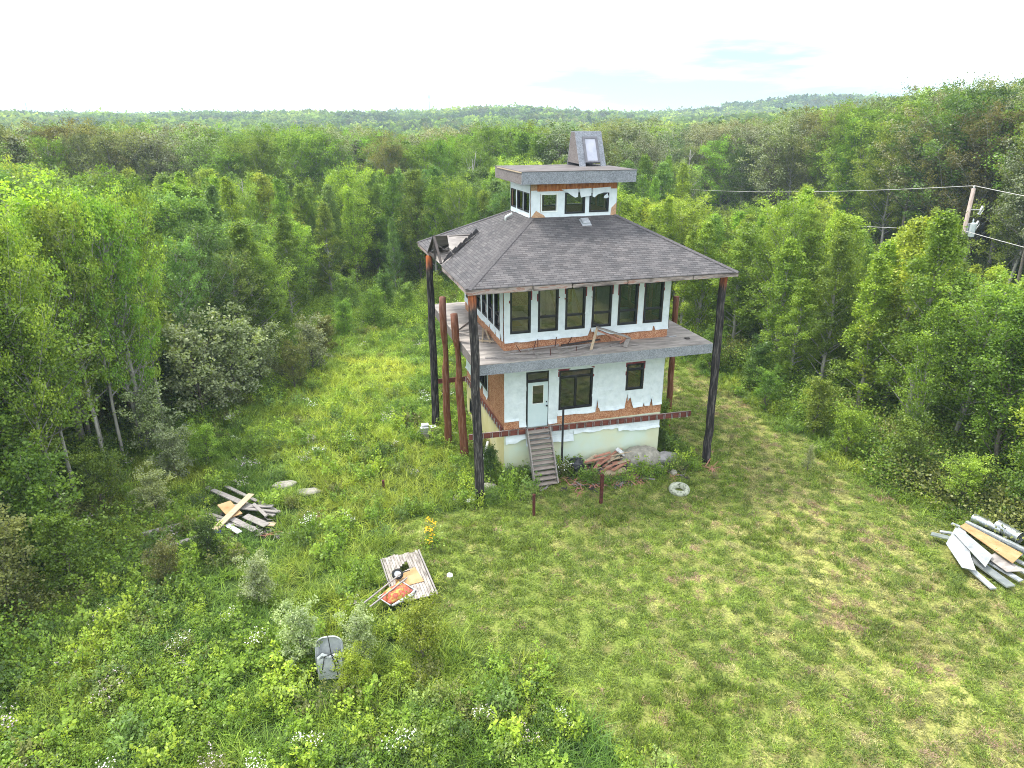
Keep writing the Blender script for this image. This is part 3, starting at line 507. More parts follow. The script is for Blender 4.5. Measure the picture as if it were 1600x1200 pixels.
# wraparound deck between the two lower tiers
OD = 1.396
mb = MB(); mb.box((-OD,-OD,5.575),(WX+OD,0,5.6)); mb.box((-OD,WY,5.575),(WX+OD,WY+OD,5.6)); mb.box((-OD,0,5.575),(0,WY,5.6)); mb.box((WX,0,5.575),(WX+OD,WY,5.6))
deck = mb.build('deck_surface', M['ply'], tower)
for nm, a, c, m_ in (('deck_fascia', (-OD,-OD,5.17), (WX+OD,-OD+.03,5.572), M['osb_grey']), ('deck_fascia', (-OD,WY+OD-.03,5.17), (WX+OD,WY+OD,5.572), M['osb_grey']), ('deck_fascia', (-OD,-OD+.03,5.17), (-OD+.03,WY+OD-.03,5.572), M['osb_shaded']), ('deck_fascia', (WX+OD-.03,-OD+.03,5.17), (WX+OD,WY+OD-.03,5.572), M['osb_shaded'])):
    MB().box(a, c).build(nm, m_, tower)
mb = MB(); mb.box((-OD+.03,-OD+.03,5.175),(WX+OD-.03,-.003,5.20)); mb.box((-OD+.03,WY+.003,5.175),(WX+OD-.03,WY+OD-.03,5.20)); mb.box((-OD+.03,.0,5.175),(-.003,WY,5.20)); mb.box((WX+.003,0,5.175),(WX+OD-.03,WY,5.20)); mb.build('deck_soffit', M['ply'], tower)
mb = MB(); mb.lathe([(0,0),(.11,0),(.13,.035),(.08,.05),(0,.05)], (7.9,-.55,5.602), 12); mb.build('drain_cover', M['dark_wood'], tower)
# main roof
ER = 1.88; Z0, Z1 = 8.65, 10.52
A_ = [(-ER,-ER), (WX+ER,-ER), (WX+ER,WY+ER), (-ER,WY+ER)]; B_ = [(1.73,2.05), (5.50,2.05), (5.50,4.86), (1.73,4.86)]
me = bpy.data.meshes.new('roof'); bm = bmesh.new(); uvl = bm.loops.layers.uv.new('UVMap')
def uvface(pts, org, ue, ve):
    vs = [bm.verts.new(p) for p in pts]; f = bm.faces.new(vs)
    for l, p in zip(f.loops, pts): d = Vector(p)-Vector(org); l[uvl].uv = (d.dot(ue)+13, d.dot(ve)+9)
    return f
SL = (Z1-Z0)/(1.73+ER)
def zl(x): return Z0+(x+ER)*SL
def slope(pts3, e0, e1):
    ue = (Vector(e1)-Vector(e0)).normalized(); n = (Vector(pts3[1])-Vector(pts3[0])).cross(Vector(pts3[2])-Vector(pts3[0])).normalized(); ve = n.cross(ue); uvface(pts3, e0, ue, ve)
for k in (0, 1, 2):
    j = (k+1) % 4; slope([(*A_[k], Z0), (*A_[j], Z0), (*B_[j], Z1), (*B_[k], Z1)], (*A_[k], Z0), (*A_[j], Z0))
# the left slope is cut open where the broken dormer stands
DY0, DYC, DY1, DZ, DXR = 2.64, 4.16, 5.72, 9.62, 0.0
DXR = (DZ-Z0)/SL-ER
e0, e1 = (-ER, WY+ER, Z0), (-ER, -ER, Z0)
slope([(-ER,WY+ER,Z0), (-ER,DY1,Z0), (DXR,DYC,DZ), (1.73,4.86,Z1)], e0, e1)
slope([(1.73,4.86,Z1), (DXR,DYC,DZ), (1.73,2.05,Z1)], e0, e1) if False else uvface([(1.73,4.86,Z1), (DXR,DYC,DZ), (1.73,2.05,Z1)], e0, Vector((0,-1,0)), Vector((1,0,SL)).normalized())
slope([(-ER,DY0,Z0), (-ER,-ER,Z0), (1.73,2.05,Z1), (DXR,DYC,DZ)], e0, e1)
bmesh.ops.recalc_face_normals(bm, faces=bm.faces); 
for f in bm.faces:
    if f.normal.z < 0: f.normal_flip()
bm.to_mesh(me); bm.free(); me.materials.append(M['shingle'])
roof = bpy.data.objects.new('roof', me); S.collection.objects.link(roof); roof.parent = tower
mb = MB(); 
for k in range(4): 
    if k != 3: j = (k+1) % 4; mb.add([(*A_[k], Z0-.03), (*A_[j], Z0-.03), (*B_[j], Z1-.06), (*B_[k], Z1-.06)], [(3,2,1,0)])
mb.box((-ER+.05,-ER+.05,8.48),(WX+ER-.05,-.02,8.50)); mb.box((-ER+.05,WY+.02,8.48),(WX+ER-.05,WY+ER-.05,8.50)); mb.box((-ER+.05,-.02,8.48),(-.02,DY0,8.50)); mb.box((-ER+.05,DY1,8.48),(-.02,WY+.02,8.50)); mb.box((WX+.02,-.02,8.48),(WX+ER-.05,WY+.02,8.50))
mb.build('soffit', M['ply_new'], tower)
# fascia boards and the drip edge, broken into uneven lengths
for (ax, ay), (bx_, by_), n in ((A_[0], A_[1], 5), (A_[1], A_[2], 4), (A_[2], A_[3], 4), (A_[3], (-ER, DY1), 2), ((-ER, DY0), A_[0], 3)):
    mb = MB(); prev = 0
    for i in range(n):
        t1 = (i+1)/n + (random.uniform(-.05, .05) if i < n-1 else 0); p = (ax+(bx_-ax)*(prev+.002), ay+(by_-ay)*(prev+.002)); q_ = (ax+(bx_-ax)*(t1-.002), ay+(by_-ay)*(t1-.002)); dz = random.uniform(-.012, .012)
        mb.bar((p[0], p[1], 8.52+dz), (q_[0], q_[1], 8.54+dz), .045, .165+random.uniform(-.03, .02)); prev = t1
    mb.build('fascia_board', M['fascia'], tower)
mb = MB()
for p, q_ in ((A_[0], A_[1]), (A_[1], A_[2]), (A_[2], A_[3]), (A_[3], (-ER, DY1)), ((-ER, DY0), A_[0])): mb.bar((*p, 8.638), (*q_, 8.638), .09, .020)
mb.build('drip_edge', M['hipcap'], tower)
for k in range(4):
    a, c = Vector((*A_[k], Z0)), Vector((*B_[k], Z1)); n = int((c-a).length/.17); mb = MB()
    for i in range(n):
        p = a.lerp(c, i/n); q_ = a.lerp(c, (i+1.25)/n); d = (q_-p).normalized(); sd_ = d.cross(Vector((0,0,1))).normalized()
        up = Vector((0,0,.016)); drop = Vector((0,0,-.052))
        mb.add([p+up*1.6, q_+up, p+sd_*.16+drop+up*1.6, q_+sd_*.16+drop+up, p-sd_*.16+drop+up*1.6, q_-sd_*.16+drop+up], [(0,1,3,2), (1,0,4,5), (0,2,3), (0,4,5)][:2])
    mb.build('hip_cap', M['hipcap'], tower)
# broken dormer on the left slope
dm = MB(); ap = (-ER, DYC, DZ); rg = (DXR, DYC, DZ)
dm.slab([(-ER+.55, DYC, DZ), rg, (-ER+.62, DY0+.62, zl(-ER+.62)+.12), (-ER+.45, DY0+.42, zl(-ER+.45)+.10)], (0,-.5,.86), .02)
dm.slab([rg, ap, (-ER, DY1-.1, Z0+.05), (-ER+.3, DY1, zl(-ER+.3))][::-1], (0,.5,.86), -.02)
dorm = dm.build('dormer', M['ply'], tower); recalc(dorm)
mb = MB(); mb.bar((-ER-.02, DYC, DZ), (-ER-.02, DY1, Z0), .05, .12, (1,0,0)); mb.bar((-ER-.02, DYC, DZ-.03), (-ER-.02, DY0+.1, Z0+.05), .05, .10, (1,0,0)); mb.bar((-ER-.02, DYC, DZ-.1), (-ER-.02, DYC, Z0-.05), .06, .07); mb.bar((-ER, DY1, Z0+.04), (-ER, DYC+.1, Z0+.04), .10, .12); mb.bar((-ER+.6, DYC-.04, DZ-.06), (DXR, DYC-.04, DZ-.06), .05, .10)
mb.build('dormer_frame', M['dark_wood'], dorm)
mb = MB()   # torn shingle stubs stepping up the valley
for i in range(12):
    f = i/12; x = -ER+.25+(DXR+ER-.2)*f; y = DY0+.02+(DYC-DY0)*(x+ER)/(DXR+ER); z = zl(x); s_ = .14+.10*(i % 2)
    mb.add([(x-.2, y-.02, zl(x-.2)+.015), (x+.2, y+.2, zl(x+.2)+.015), (x+.05, y+.05, z+s_+.06), (x-.12, y-.04, zl(x)+s_*.6)], [(0,1,2,3)])
mb.build('torn_shingles', M['hipcap'], dorm)
mb = MB(); mb.slab([(-ER, DY0+.1, Z0-.02), (-ER, DY1-.1, Z0-.02), (DXR-.15, DYC+.2, Z0+.3), (DXR-.15, DYC-.2, Z0+.3)], (0,0,1), .02); recalc(mb.build('dormer_floor', M['ply'], dorm))
mb = MB(); 
for i in range(22): x, y = -ER+random.uniform(.25, .9), random.uniform(3.1, 4.0); mb.bar((x, y, 9.0+random.uniform(-.15,.12)), (x+random.uniform(-.35,.35), y+random.uniform(-.3,.3), 9.05+random.uniform(-.1,.22)), .025, .012)
mb.build('splintered_lath', M['grey_wood'], dorm)
mb = MB(); mb.box((-.17,-.17,0),(.17,.17,.10), Euler((math.atan(-.0),0,0)).to_matrix().to_3x3()@Matrix.Rotation(math.atan(.476),3,'X'), (3.95, 1.62, Z0+(1.62+ER)*.476)); mb.box((-.21,-.25,-.002),(.21,.21,.022), Matrix.Rotation(math.atan(.476),3,'X'), (3.95, 1.60, Z0+(1.60+ER)*.476)); mb.build('roof_vent', M['grey_steel'], tower, bevel=.012)
mb = MB(); mb.tube([(1.15, 3.72, zl(1.15)-.02), (1.15, 3.72, zl(1.15)+.14), (1.40, 3.60, zl(1.4)+.16)], .055, 10); mb.build('vent_pipe', M['white_vinyl'], tower, smooth=True)
# flat top roof
cx0, cx1, cy0, cy1 = 1.16, 6.07, 1.47, 5.44
mb = MB(); mb.box((cx0-.015,cy0-.015,12.34),(cx1+.015,cy1+.015,12.365)); mb.build('flat_roof', M['flat_roof'], tower)
for a, c, m_ in (((cx0,cy0,11.87),(cx1,cy0+.03,12.338), M['osb_grey']), ((cx0,cy1-.03,11.87),(cx1,cy1,12.338), M['osb_grey']), ((cx0,cy0+.03,11.87),(cx0+.03,cy1-.03,12.338), M['osb_shaded']), ((cx1-.03,cy0+.03,11.87),(cx1,cy1-.03,12.338), M['osb_shaded'])): MB().box(a, c).build('top_fascia', m_, tower)
mb = MB(); mb.box((cx0+.03,cy0+.03,11.875),(cx1-.03,cy1-.03,11.90)); mb.build('soffit', M['ply_new'], tower)
mb = MB(); mb.box((cx0-.03,cy0-.02,12.30),(cx0-.002,cy1-.4,12.345)); mb.build('batten', M['tan_wood'], tower)
# light shaft with a sloping skylight
sx0, sx1, sy0, sy1, sty0, sty1, sb, st = 4.50, 5.74, 3.82, 5.35, 4.52, 4.98, 12.365, 13.78
shaft = MB()
def FP(u, v): # a point on the leaning front: u 0..1 across, v 0..1 up
    return Vector((sx0+(sx1-sx0)*u, sy0+(sty0-sy0)*v, sb+(st-sb)*v))
fn = Vector((0, -(st-sb), (sty0-sy0))).normalized()
for u0, u1, v0, v1 in ((0,.24,0,1), (.80,1,0,1), (.24,.80,.84,1)): shaft.slab([FP(u0,v0), FP(u1,v0), FP(u1,v1), FP(u0,v1)], fn, .03)
shaft.box((sx0+.01, sty0+.01, st-.02), (sx1-.01, sty1, st+.005)); shaft.slab([(sx1,sy1,sb),(sx0,sy1,sb),(sx0,sty1,st),(sx1,sty1,st)], (0,1,.2), .03)
sh = shaft.build('light_shaft', M['osb_grey'], tower); recalc(sh)
for x, n_ in ((sx0+.002, -1), (sx1-.002, 1)): mb = MB(); mb.slab([(x, sy0+.09, sb+.10), (x, sy1-.03, sb+.13), (x, sty1-.01, st-.02), (x, sty0+.02, st-.02)], (n_,0,0), .025); recalc(mb.build('shaft_side', M['osb_shaded'], sh))
mb = MB()
for u0, u1, v0, v1 in ((.24,.32,.10,.84), (.72,.80,.10,.84), (.32,.72,.10,.15), (.32,.72,.78,.84)): mb.slab([FP(u0,v0)+fn*.05, FP(u1,v0)+fn*.05, FP(u1,v1)+fn*.05, FP(u0,v1)+fn*.05], fn, .09)
sf = mb.build('skylight', M['skyframe'], sh); recalc(sf)
mb = MB(); mb.slab([FP(.32,.15)+fn*.02, FP(.72,.15)+fn*.02, FP(.72,.78)+fn*.02, FP(.32,.78)+fn*.02], fn, .02); recalc(mb.build('pane', M['skylight'], sf))
# ledger boards with their joist hangers
def ledger(p, q, n, out_, nm='ledger_board'):
    p, q = Vector(p), Vector(q); mb = MB(); mb.bar(p, q, .05, .25); b_ = mb.build(nm, M['ledger'], tower); o_ = Vector(out_)
    for i in range(n):
        c = p.lerp(q, (i+.5)/n)+o_*.04; d = (q-p).normalized(); h = MB()
        h.bar(c+d*.03+Vector((0,0,-.12))-o_*.01, c+d*.03+Vector((0,0,.10))-o_*.01, .012, .05, o_); h.bar(c-d*.03+Vector((0,0,-.12))-o_*.01, c-d*.03+Vector((0,0,.10))-o_*.01, .012, .05, o_); h.bar(c-d*.03+Vector((0,0,-.12)), c+d*.03+Vector((0,0,-.12)), .05, .012)
        h.build('joist_hanger', M['hanger'], b_)
    return b_
ledger((-1.52,-.075,2.035), (8.72,-.075,1.875), 27, (0,-1,0)); ledger((-.085,.06,2.13), (-.085,6.85,2.02), 16, (-1,0,0)); ledger((-1.5,WY+.06,1.95), (8.7,WY+.06,1.85), 20, (0,1,0))
MB().bar((-1.53,-.09,2.16), (8.72,-.09,2.01), .06, .010).build('ledger_cap', M['fascia'], tower)
# round timbers
def wob(a, b_, n, r0, r1, seed, knots=0):
    rs = np.random.default_rng(seed); a, b_ = Vector(a), Vector(b_); pts, rad = [], []
    for i in range(n+1):
        f = i/n; p = a.lerp(b_, f)+Vector((rs.normal(0,.012), rs.normal(0,.012), 0))*(0 < i < n); pts.append(p); rad.append((r0+(r1-r0)*f)*(1+rs.normal(0,.03)))
    return pts, rad
def log(a, b_, r0, r1, m, seed, name='support_post', notch=None):
    pts, rad = wob(a, b_, 14, r0, r1, seed)
    if notch:
        for i in range(len(pts)):
            if notch[0] < i/14 < notch[1]: rad[i] *= .72; pts[i] = pts[i]+Vector((.05, .02, 0))
    mb = MB(); mb.tube(pts, rad, 14); return mb.build(name, m, tower, smooth=True)
def lab(o, s): o['label'] = s; return o
lab(log((-1.48,-1.75,-.3), (-1.66,-1.70,8.50), .19, .155, M['charred'], 1), 'charred black post with an orange top')
log((-1.87,5.71,-.3), (-1.89,5.72,8.50), .19, .15, M['charred'], 2); log((8.96,-1.33,-.3), (8.86,-1.30,8.42), .185, .15, M['charred'], 3)
log((8.96,8.3,-.3), (8.9,8.2,8.45), .20, .16, M['charred'], 4)
lab(log((-1.79,3.09,-.3), (-1.83,3.09,7.21), .17, .145, M['redlog'], 5, 'deck_post', (.60,.74)), 'red brown notched log standing above the deck')
lab(log((-1.31,1.74,-.3), (-1.62,1.80,6.79), .19, .145, M['redlog'], 6, 'deck_post', (.64,.80)), 'shorter red brown notched log')
lab(log((9.10,2.48,-.3), (8.92,2.40,6.67), .155, .13, M['redlog'], 7, 'deck_post', (.62,.78)), 'single notched log at the right edge of the deck')


# ------------------------------------------------------------------ loose things on and round the tower
def boards(name, label, cat, loc, items, m, group=None):
    e = empty(name, loc, label, cat, group); return e
def single(name, mb, m, label, cat, group=None, **k): return tag(recalc(mb.build(name, m, **k)), label, cat, group)
# steps
stp = empty('wooden_steps', (1.4,-1.4,0), 'grey wooden steps leaning from the grass up to the pale blue door', 'steps')
def loc_(mb, e): mb.v = [(v[0]-e.location.x, v[1]-e.location.y, v[2]-e.location.z) for v in mb.v]; return mb
S0, S1 = (-1.45, .02), (-.20, 2.08)
for x0_, x1_ in ((.90,.97), (1.90,.98+.92)):
    mb = MB(); mb.bar((x0_, S0[0], S0[1]+.08), (x0_+.03, S1[0], S1[1]+.04), .045, .26); loc_(mb, stp).build('stringer', M['grey_wood'], stp)
for i in range(11):
    f = (i+.5)/11; y = S0[0]+(S1[0]-S0[0])*f; z = S0[1]+(S1[1]-S0[1])*f; mb = MB(); mb.box((.925,y-.12,z+.01+random.uniform(-.008,.008)),(1.90,y+.13,z+.045)); loc_(mb, stp).build('tread', M['stair_wood'], stp)
    mb = MB(); mb.box((.925,y+.09,z-.14),(1.90,y+.11,z+.005)); loc_(mb, stp).build('riser', M['grey_wood'], stp)
# thin black pole by the window, rusty stakes in the grass
single('steel_pole', MB().box((2.40,-.50,-.1),(2.47,-.43,3.05)), M['pole_black'], 'thin square black steel pole standing in front of the wide ground-floor window', 'pole')
for (x, y, h, r, l) in ((.23,-3.36,.87,.045,'short rusty stake in the grass just below the wooden steps'), (3.06,-3.29,1.26,.055,'taller rusty stake in the grass in front of the board rubble'), (-5.11,.06,.5,.045,'small dark stake standing alone in the weeds left of the tower')):
    mb = MB(); mb.box((x-r,y-r,-.2),(x+r,y+r,h)); mb.box((x-r-.012,y-r-.012,h),(x+r+.012,y+r+.012,h+.015)); mb.box((x-r-.012,y-.02,h*.55),(x-r-.001,y+.02,h*.6)); single('steel_stake', mb, M['rust'], l, 'stake', 'rusty steel stakes in the grass')
# white painted tyre
prof = [(.20,.02),(.24,-.0),(.36,-.01),(.42,.05),(.43,.12),(.40,.20),(.33,.235),(.26,.22),(.22,.17)]
mb = MB(); mb.lathe(prof+[prof[0]], (0,0,0), 40); ty = mb.build('old_tyre', M['tyre_white'], smooth=True); ty.location = (6.52,-3.31,tz(6.52,-3.31)+.0); ty.rotation_euler = (R(5),R(-4),.3); tag(ty, 'old tyre with flaking white paint lying in the grass in front of the tower', 'tyre')
mb = MB(); 
for i in range(18): a = i*.35; mb.tube([(.15*math.cos(a*3),.15*math.sin(a*2),.0),(.16*math.cos(a*3)+.03,.15*math.sin(a*2),.14)], .02, 5)
# bin bag, rubble boards, boulder
def blob(c, r, seed, m, name, label, cat, squash=.8, amp=.25, sub=4):
    bm = bmesh.new(); bmesh.ops.create_icosphere(bm, subdivisions=sub, radius=1)
    for v in bm.verts:
        p = v.co; n = float(fbm(np.array([p.x*2+seed]), np.array([p.y*2+p.z*1.7]), 1.0, seed, 4)[0])-.5; q = float(fbm(np.array([p.z*5+seed]), np.array([p.y*5-p.x*4]), 1.0, seed+5, 3)[0])-.5
        v.co = p*(1+amp*n*2+amp*.5*q)
    for v in bm.verts: v.co = Vector((v.co.x*r[0], v.co.y*r[1], max(v.co.z, -squash)*r[2]))
    me = bpy.data.meshes.new(name); bm.to_mesh(me); bm.free(); me.materials.append(m); me.polygons.foreach_set('use_smooth', [True]*len(me.polygons)); o = bpy.data.objects.new(name, me); S.collection.objects.link(o); o.location = c
    return tag(o, label, cat)
bag = blob((3.05,-.62,.36), (.36,.33,.36), 3, M['bag'], 'bin_bag', 'shiny black bin bag against the foundation beside the black steel pole', 'bag', 1, .22)
blob((3.35,-1.05,.08), (.34,.25,.16), 8, M['bag'], 'bin_bag', 'flat scrap of black plastic spilling from the foot of the full bin bag', 'bag', .8, .4)
blob((6.05,-.62,.20), (.95,.62,.62), 21, M['rock'], 'boulder', 'large smooth grey boulder against the foundation right of the broken boards', 'boulder', .4, .14)
blob((7.35,-.75,.12), (.75,.45,.26), 27, M['sheet_grey'], 'crumpled_sheet', 'grey crumpled sheeting between the large boulder and the right corner of the tower', 'sheet', .6, .3)
blob((6.55,-1.55,.08), (.22,.18,.22), 30, M['rock'], 'small_rock', 'small pale rock in the weeds below the large boulder', 'rock', .5, .25, 3)
blob((7.0,-1.95,.06), (.16,.15,.15), 33, M['rock'], 'small_rock', 'fist sized stone between the boulder and the white tyre', 'rock', .5, .25, 3)
blob((-1.02,-.9,.08), (.42,.24,.16), 35, M['rock'], 'flat_stone', 'pinkish flat stone at the front left foot of the tower beside the charred post', 'stone', .5, .2, 3)
blob((-9.0,1.6,.10), (.52,.30,.14), 36, M['rock'], 'flat_stone', 'flat grey stone in the weeds right above the lumber heap', 'stone', .5, .2, 3)
blob((-8.1,.75,.08), (.50,.28,.10), 37, M['rock'], 'flat_stone', 'mossy flat stone in the weeds beside the flat grey one', 'stone', .5, .35, 3)
single('broken_trim', MB().bar((5.05,-.30,.72), (5.75,-1.12,.22), .22, .05), M['white_scrap'], 'white trim board with dark holes leaning on the left side of the boulder', 'board')
rb = random.Random(5)
RUB = [(3.7,-.45),(4.1,-.55),(4.5,-.4),(4.9,-.65),(4.4,-.85),(3.9,-.9),(4.8,-1.0),(4.2,-1.15),(5.1,-.9),(3.6,-1.1),(4.6,-.6),(4.0,-.7),(5.0,-.4),(3.8,-.75),(4.3,-.5),(4.7,-.8),(4.9,-1.15),(4.4,-1.2),(5.2,-.6),(4.1,-1.0)]
for i, (x, y) in enumerate(RUB):
    a = rb.uniform(-.15, .75); l_ = rb.uniform(.5, 1.15); z = .10+.32*max(0, 1-abs(y+.55)/.8)+i*.012; mb = MB()
    mb.bar((x-math.cos(a)*l_/2, y-math.sin(a)*l_/2, z+rb.uniform(-.08,.02)), (x+math.cos(a)*l_/2, y+math.sin(a)*l_/2, z+rb.uniform(0,.14)), rb.uniform(.08,.16), .03, twist=rb.uniform(-.5,.5))
    single('broken_board', mb, M['redwood'] if i % 3 else M['tan_wood'], 'tan splintered board in the heap between the bin bag and the boulder' if not i % 3 else 'red brown splintered board in the heap between the bin bag and the boulder', 'board', 'tan boards in the rubble heap' if not i % 3 else 'red brown boards in the rubble heap')
single('plywood_offcut', MB().bar((4.0,-1.30,.16),(5.05,-1.38,.22),.34,.03,twist=.15), M['tan_wood'], 'tan plywood offcut topmost at the front of the rubble heap behind the taller stake', 'board')
single('loose_lath', MB().bar((4.4,-1.6,.12),(6.0,-2.2,.05),.05,.03), M['grey_wood'], 'thin grey lath lying in the grass below the boulder', 'board')
single('leaning_pipe', MB().tube([(-.30,1.6,.9),(-1.1,.1,.12)], .06, 10), M['white_vinyl'], 'white pipe lying against the left side of the foundation', 'pipe', smooth=True)
# blocks at the foot of the far post
e = empty('block_stack', (-2.45,4.7,0), 'small stack of grey and white blocks at the foot of the back charred post', 'stack')
for i, (x, y, z, w, d, h, m_) in enumerate(((-.25,0,.0,.5,.42,.32,'sheet_grey'), (.30,.05,.0,.40,.42,.26,'sheet_grey'), (-.2,.02,.33,.42,.38,.24,'hanger'), (.28,.08,.27,.34,.32,.16,'tan_wood'), (-.12,.12,.58,.34,.26,.08,'white_scrap'), (.25,.12,.44,.3,.3,.06,'white_scrap'))): MB().box((x-w/2,y-d/2,z),(x+w/2,y+d/2,z+h)).build('block', M[m_], e, bevel=.01)
# ------------- things lying on the deck
Zd = 5.602
def sticks(name, label, segs, m, w=.04, h=.05, cat='truss', parts='chord'):
    e = empty(name, segs[0][0], label, cat)
    for a, b_ in segs: mb = MB(); mb.bar(a, b_, w, h); loc_(mb, e).build(parts, m, e)
    return e
z = Zd+.03
tr1 = sticks('flat_truss', 'long grey flat-lying wooden truss on the front of the deck below the windows', [((-.95,-.72,z),(1.1,-1.22,z)), ((1.1,-1.22,z),(2.9,-1.20,z)), ((2.9,-1.20,z),(5.0,-.30,z)) , ((-.15,-.45,z+.06),(2.3,-.12,z+.06)), ((.0,-.62,z+.05),(2.0,-.95,z+.05)), ((1.1,-1.2,z+.05),(.85,-.35,z+.05)), ((2.3,-.95,z+.05),(2.1,-.25,z+.05)), ((2.1,-.55,z+.08),(3.6,-.42,z+.08)), ((1.9,-1.15,z+.06),(3.6,-.42,z+.04))], M['grey_wood'])
for x, y, dx, l_ in ((.55,-.5,-.2,.35), (1.15,-.3,.1,.35), (1.35,-.25,0,.42), (2.1,-.2,.06,.42), (2.65,-.15,.2,.35), (1.55,-1.2,.0,.3), (2.7,-1.0,.03,.22)):
    mb = MB(); mb.bar((x,y,z+.03),(x+dx,y+.03,z+l_),.02,.03); loc_(mb, tr1).build('nailed_stub', M['rust'], tr1)
sticks('crossed_stick_frame', 'grey broken frame of crossed sticks on the left side of the deck', [((-1.25,3.2,z),(-.35,4.5,z+.02)), ((-1.25,3.2,z),(-.35,3.2,z+.02)), ((-1.25,2.9,z),(-.15,1.3,z+.02)), ((-1.2,3.05,z+.05),(-.4,2.3,z+.05))], M['grey_wood'], cat='frame', parts='stick')
sticks('stud_pair', 'pair of pale studs leaning on the left wall behind the front charred post', [((-.55,1.35,z),(-.12,2.9,z+.1)), ((-.25,1.2,z),(-.10,2.6,z+.15)), ((-.7,1.5,z+.03),(-.1,1.15,z+.04))], M['tan_wood'], w=.06, cat='boards', parts='stud')
pf = empty('tilted_frame', (3.6,-.6,Zd), 'reddish brown wooden frame tipped on its corner on the deck in front of the windows', 'frame')
for a, b_, w_, h_, m_ in (((3.35,-.95,Zd+.02),(3.82,-.42,Zd+.78),.10,.05,'tan_wood'), ((3.80,-.42,Zd+.80),(5.15,-.62,Zd+.32),.22,.05,'grey_wood'), ((3.85,-.40,Zd+.66),(4.85,-.50,Zd+.22),.16,.06,'redwood'), ((5.15,-.62,Zd+.30),(4.85,-.95,Zd+.03),.18,.05,'grey_wood'), ((4.85,-.45,Zd+.05),(5.1,-.62,Zd+.28),.12,.05,'redwood'), ((2.4,-.12,Zd+.06),(4.1,-.10,Zd+.16),.12,.04,'dark_wood'), ((4.3,-.75,Zd+.04),(5.55,-.80,Zd+.04),.06,.04,'grey_wood')):
    mb = MB(); mb.bar(a, b_, w_, h_); loc_(mb, pf).build('board', M[m_], pf)
single('bent_strip', MB().tube([(7.15,.15,Zd+.02),(7.3,-.12,Zd+.02),(7.62,-.12,Zd+.02)], .02, 6), M['grey_steel'], 'small bent metal strip on the deck by the right corner of the upper wall', 'strip')
# ------------- platform with wheelbarrow
pl = empty('plank_platform', (-5.05,-6.2,.28), 'weathered grey plank platform with a broken hole lying in the weeds', 'platform'); pl.rotation_euler = (0,0,R(4))
ys = [(-1.30,1.30)]; n = 13; 
for i in range(n):
    x0_ = -.62+1.24*i/n; x1_ = x0_+1.24/n-.012; jag = random.uniform(-.06,.06); segs = [(-1.30, 1.22+jag)]
    if 3 <= i <= 8: segs = [(-1.30, .10+.05*(i-3)), (.34+.10*(i-3)*(i < 8), 1.22+jag)]
    for a, c in segs: mb = MB(); mb.box((x0_, a, random.uniform(0,.008)), (x1_, c, .035)); mb.build('plank', M['trailer'], pl)
mb = MB(); mb.bar((.66,-1.3,.0),(.66,1.25,.0),.05,.10); mb.bar((-.66,-1.3,-.02),(-.66,1.2,-.02),.04,.08); mb.bar((-.6,1.0,-.05),(.6,1.0,-.05),.05,.08); mb.bar((-.6,-1.0,-.05),(.6,-1.0,-.05),.05,.08); mb.build('rail', M['grey_wood'], pl)
mb = MB(); mb.slab([(-.50,-.62,.062),(.42,-.55,.062),(.30,.30,.062),(-.05,.12,.062),(-.42,-.10,.062)], (0,0,1), .018); recalc(mb.build('tan_patch', M['board_tan'], pl))
wb = empty('wheelbarrow', (-5.55,-7.15,.36), 'broken wheelbarrow with flaking red tray lying on the plank platform', 'wheelbarrow'); wb.rotation_euler = (0,0,R(33))
bm = bmesh.new(); nu, nv = 18, 12; gv = []
for i in range(nu+1):
    for j in range(nv+1):
        u, v = i/nu*2-1, j/nv*2-1; rr_ = max(abs(u), abs(v)); zc = .20-.20*max(0, (rr_-.55)/.45)**1.2; w = .34*(1+.12*u); zc += .02*math.sin(u*7+v*5)
        x, y = u*.50, v*w; k = 1-.12*abs(u*v); gv.append(bm.verts.new((x*k, y*k, zc)))
for i in range(nu):
    for j in range(nv): a = i*(nv+1)+j; bm.faces.new([gv[a], gv[a+nv+1], gv[a+nv+2], gv[a+1]])
me = bpy.data.meshes.new('tray'); bm.to_mesh(me); bm.free(); me.materials.append(M['barrow']); me.polygons.foreach_set('use_smooth', [True]*len(me.polygons)); o = bpy.data.objects.new('tray', me); S.collection.objects.link(o); o.parent = wb; md = o.modifiers.new('thick', 'SOLIDIFY'); md.thickness = .02
mb = MB(); mb.tube([(-.45,-.34,.0),(-.1,-.38,.01),(.3,-.40,.0),(.52,-.30,.01)], [.03,.05,.055,.03], 8); mb.tube([(-.47,.30,.0),(.1,.33,.0),(.5,.38,.0)], .02, 8); mb.tube([(-.48,-.3,.01),(-.48,.3,.01)], .02, 8); mb.tube([(.52,-.36,.01),(.52,.36,.01)], .02, 8); mb.build('tray_rim', M['barrow_rim'], wb, smooth=True)
for s_ in (1, -1): mb = MB(); mb.bar((-1.05,.14*s_+.10,.16),(.55,.26*s_*.6+.24,.26),.04,.035); mb.build('handle', M['grey_wood'], wb)
mb = MB(); mb.tube([(-.15,.38,.2),(-.05,.60,.1),(.1,.42,.24)], .014, 6); mb.tube([(.5,.4,.24),(.85,.55,.1),(1.0,.48,.1)], .014, 6); mb.build('leg', M['pole_black'], wb, smooth=True)
wh = MB(); wh.lathe([(.115,-.03),(.13,-.045),(.17,-.04),(.19,0),(.17,.04),(.13,.045),(.115,.03),(.115,-.03)], (.52,.52,.20), 28, (-.15,-.45,.9)); w_ = wh.build('wheel', M['tyre'], wb, smooth=True)
mb = MB(); mb.lathe([(0,.03),(.03,.035),(.04,.01),(.09,.0),(.115,.02),(.115,-.02),(0,-.02)], (.52,.52,.20), 24, (-.15,-.45,.9)); mb.build('rim', M['barrow_rim'], w_, smooth=True)
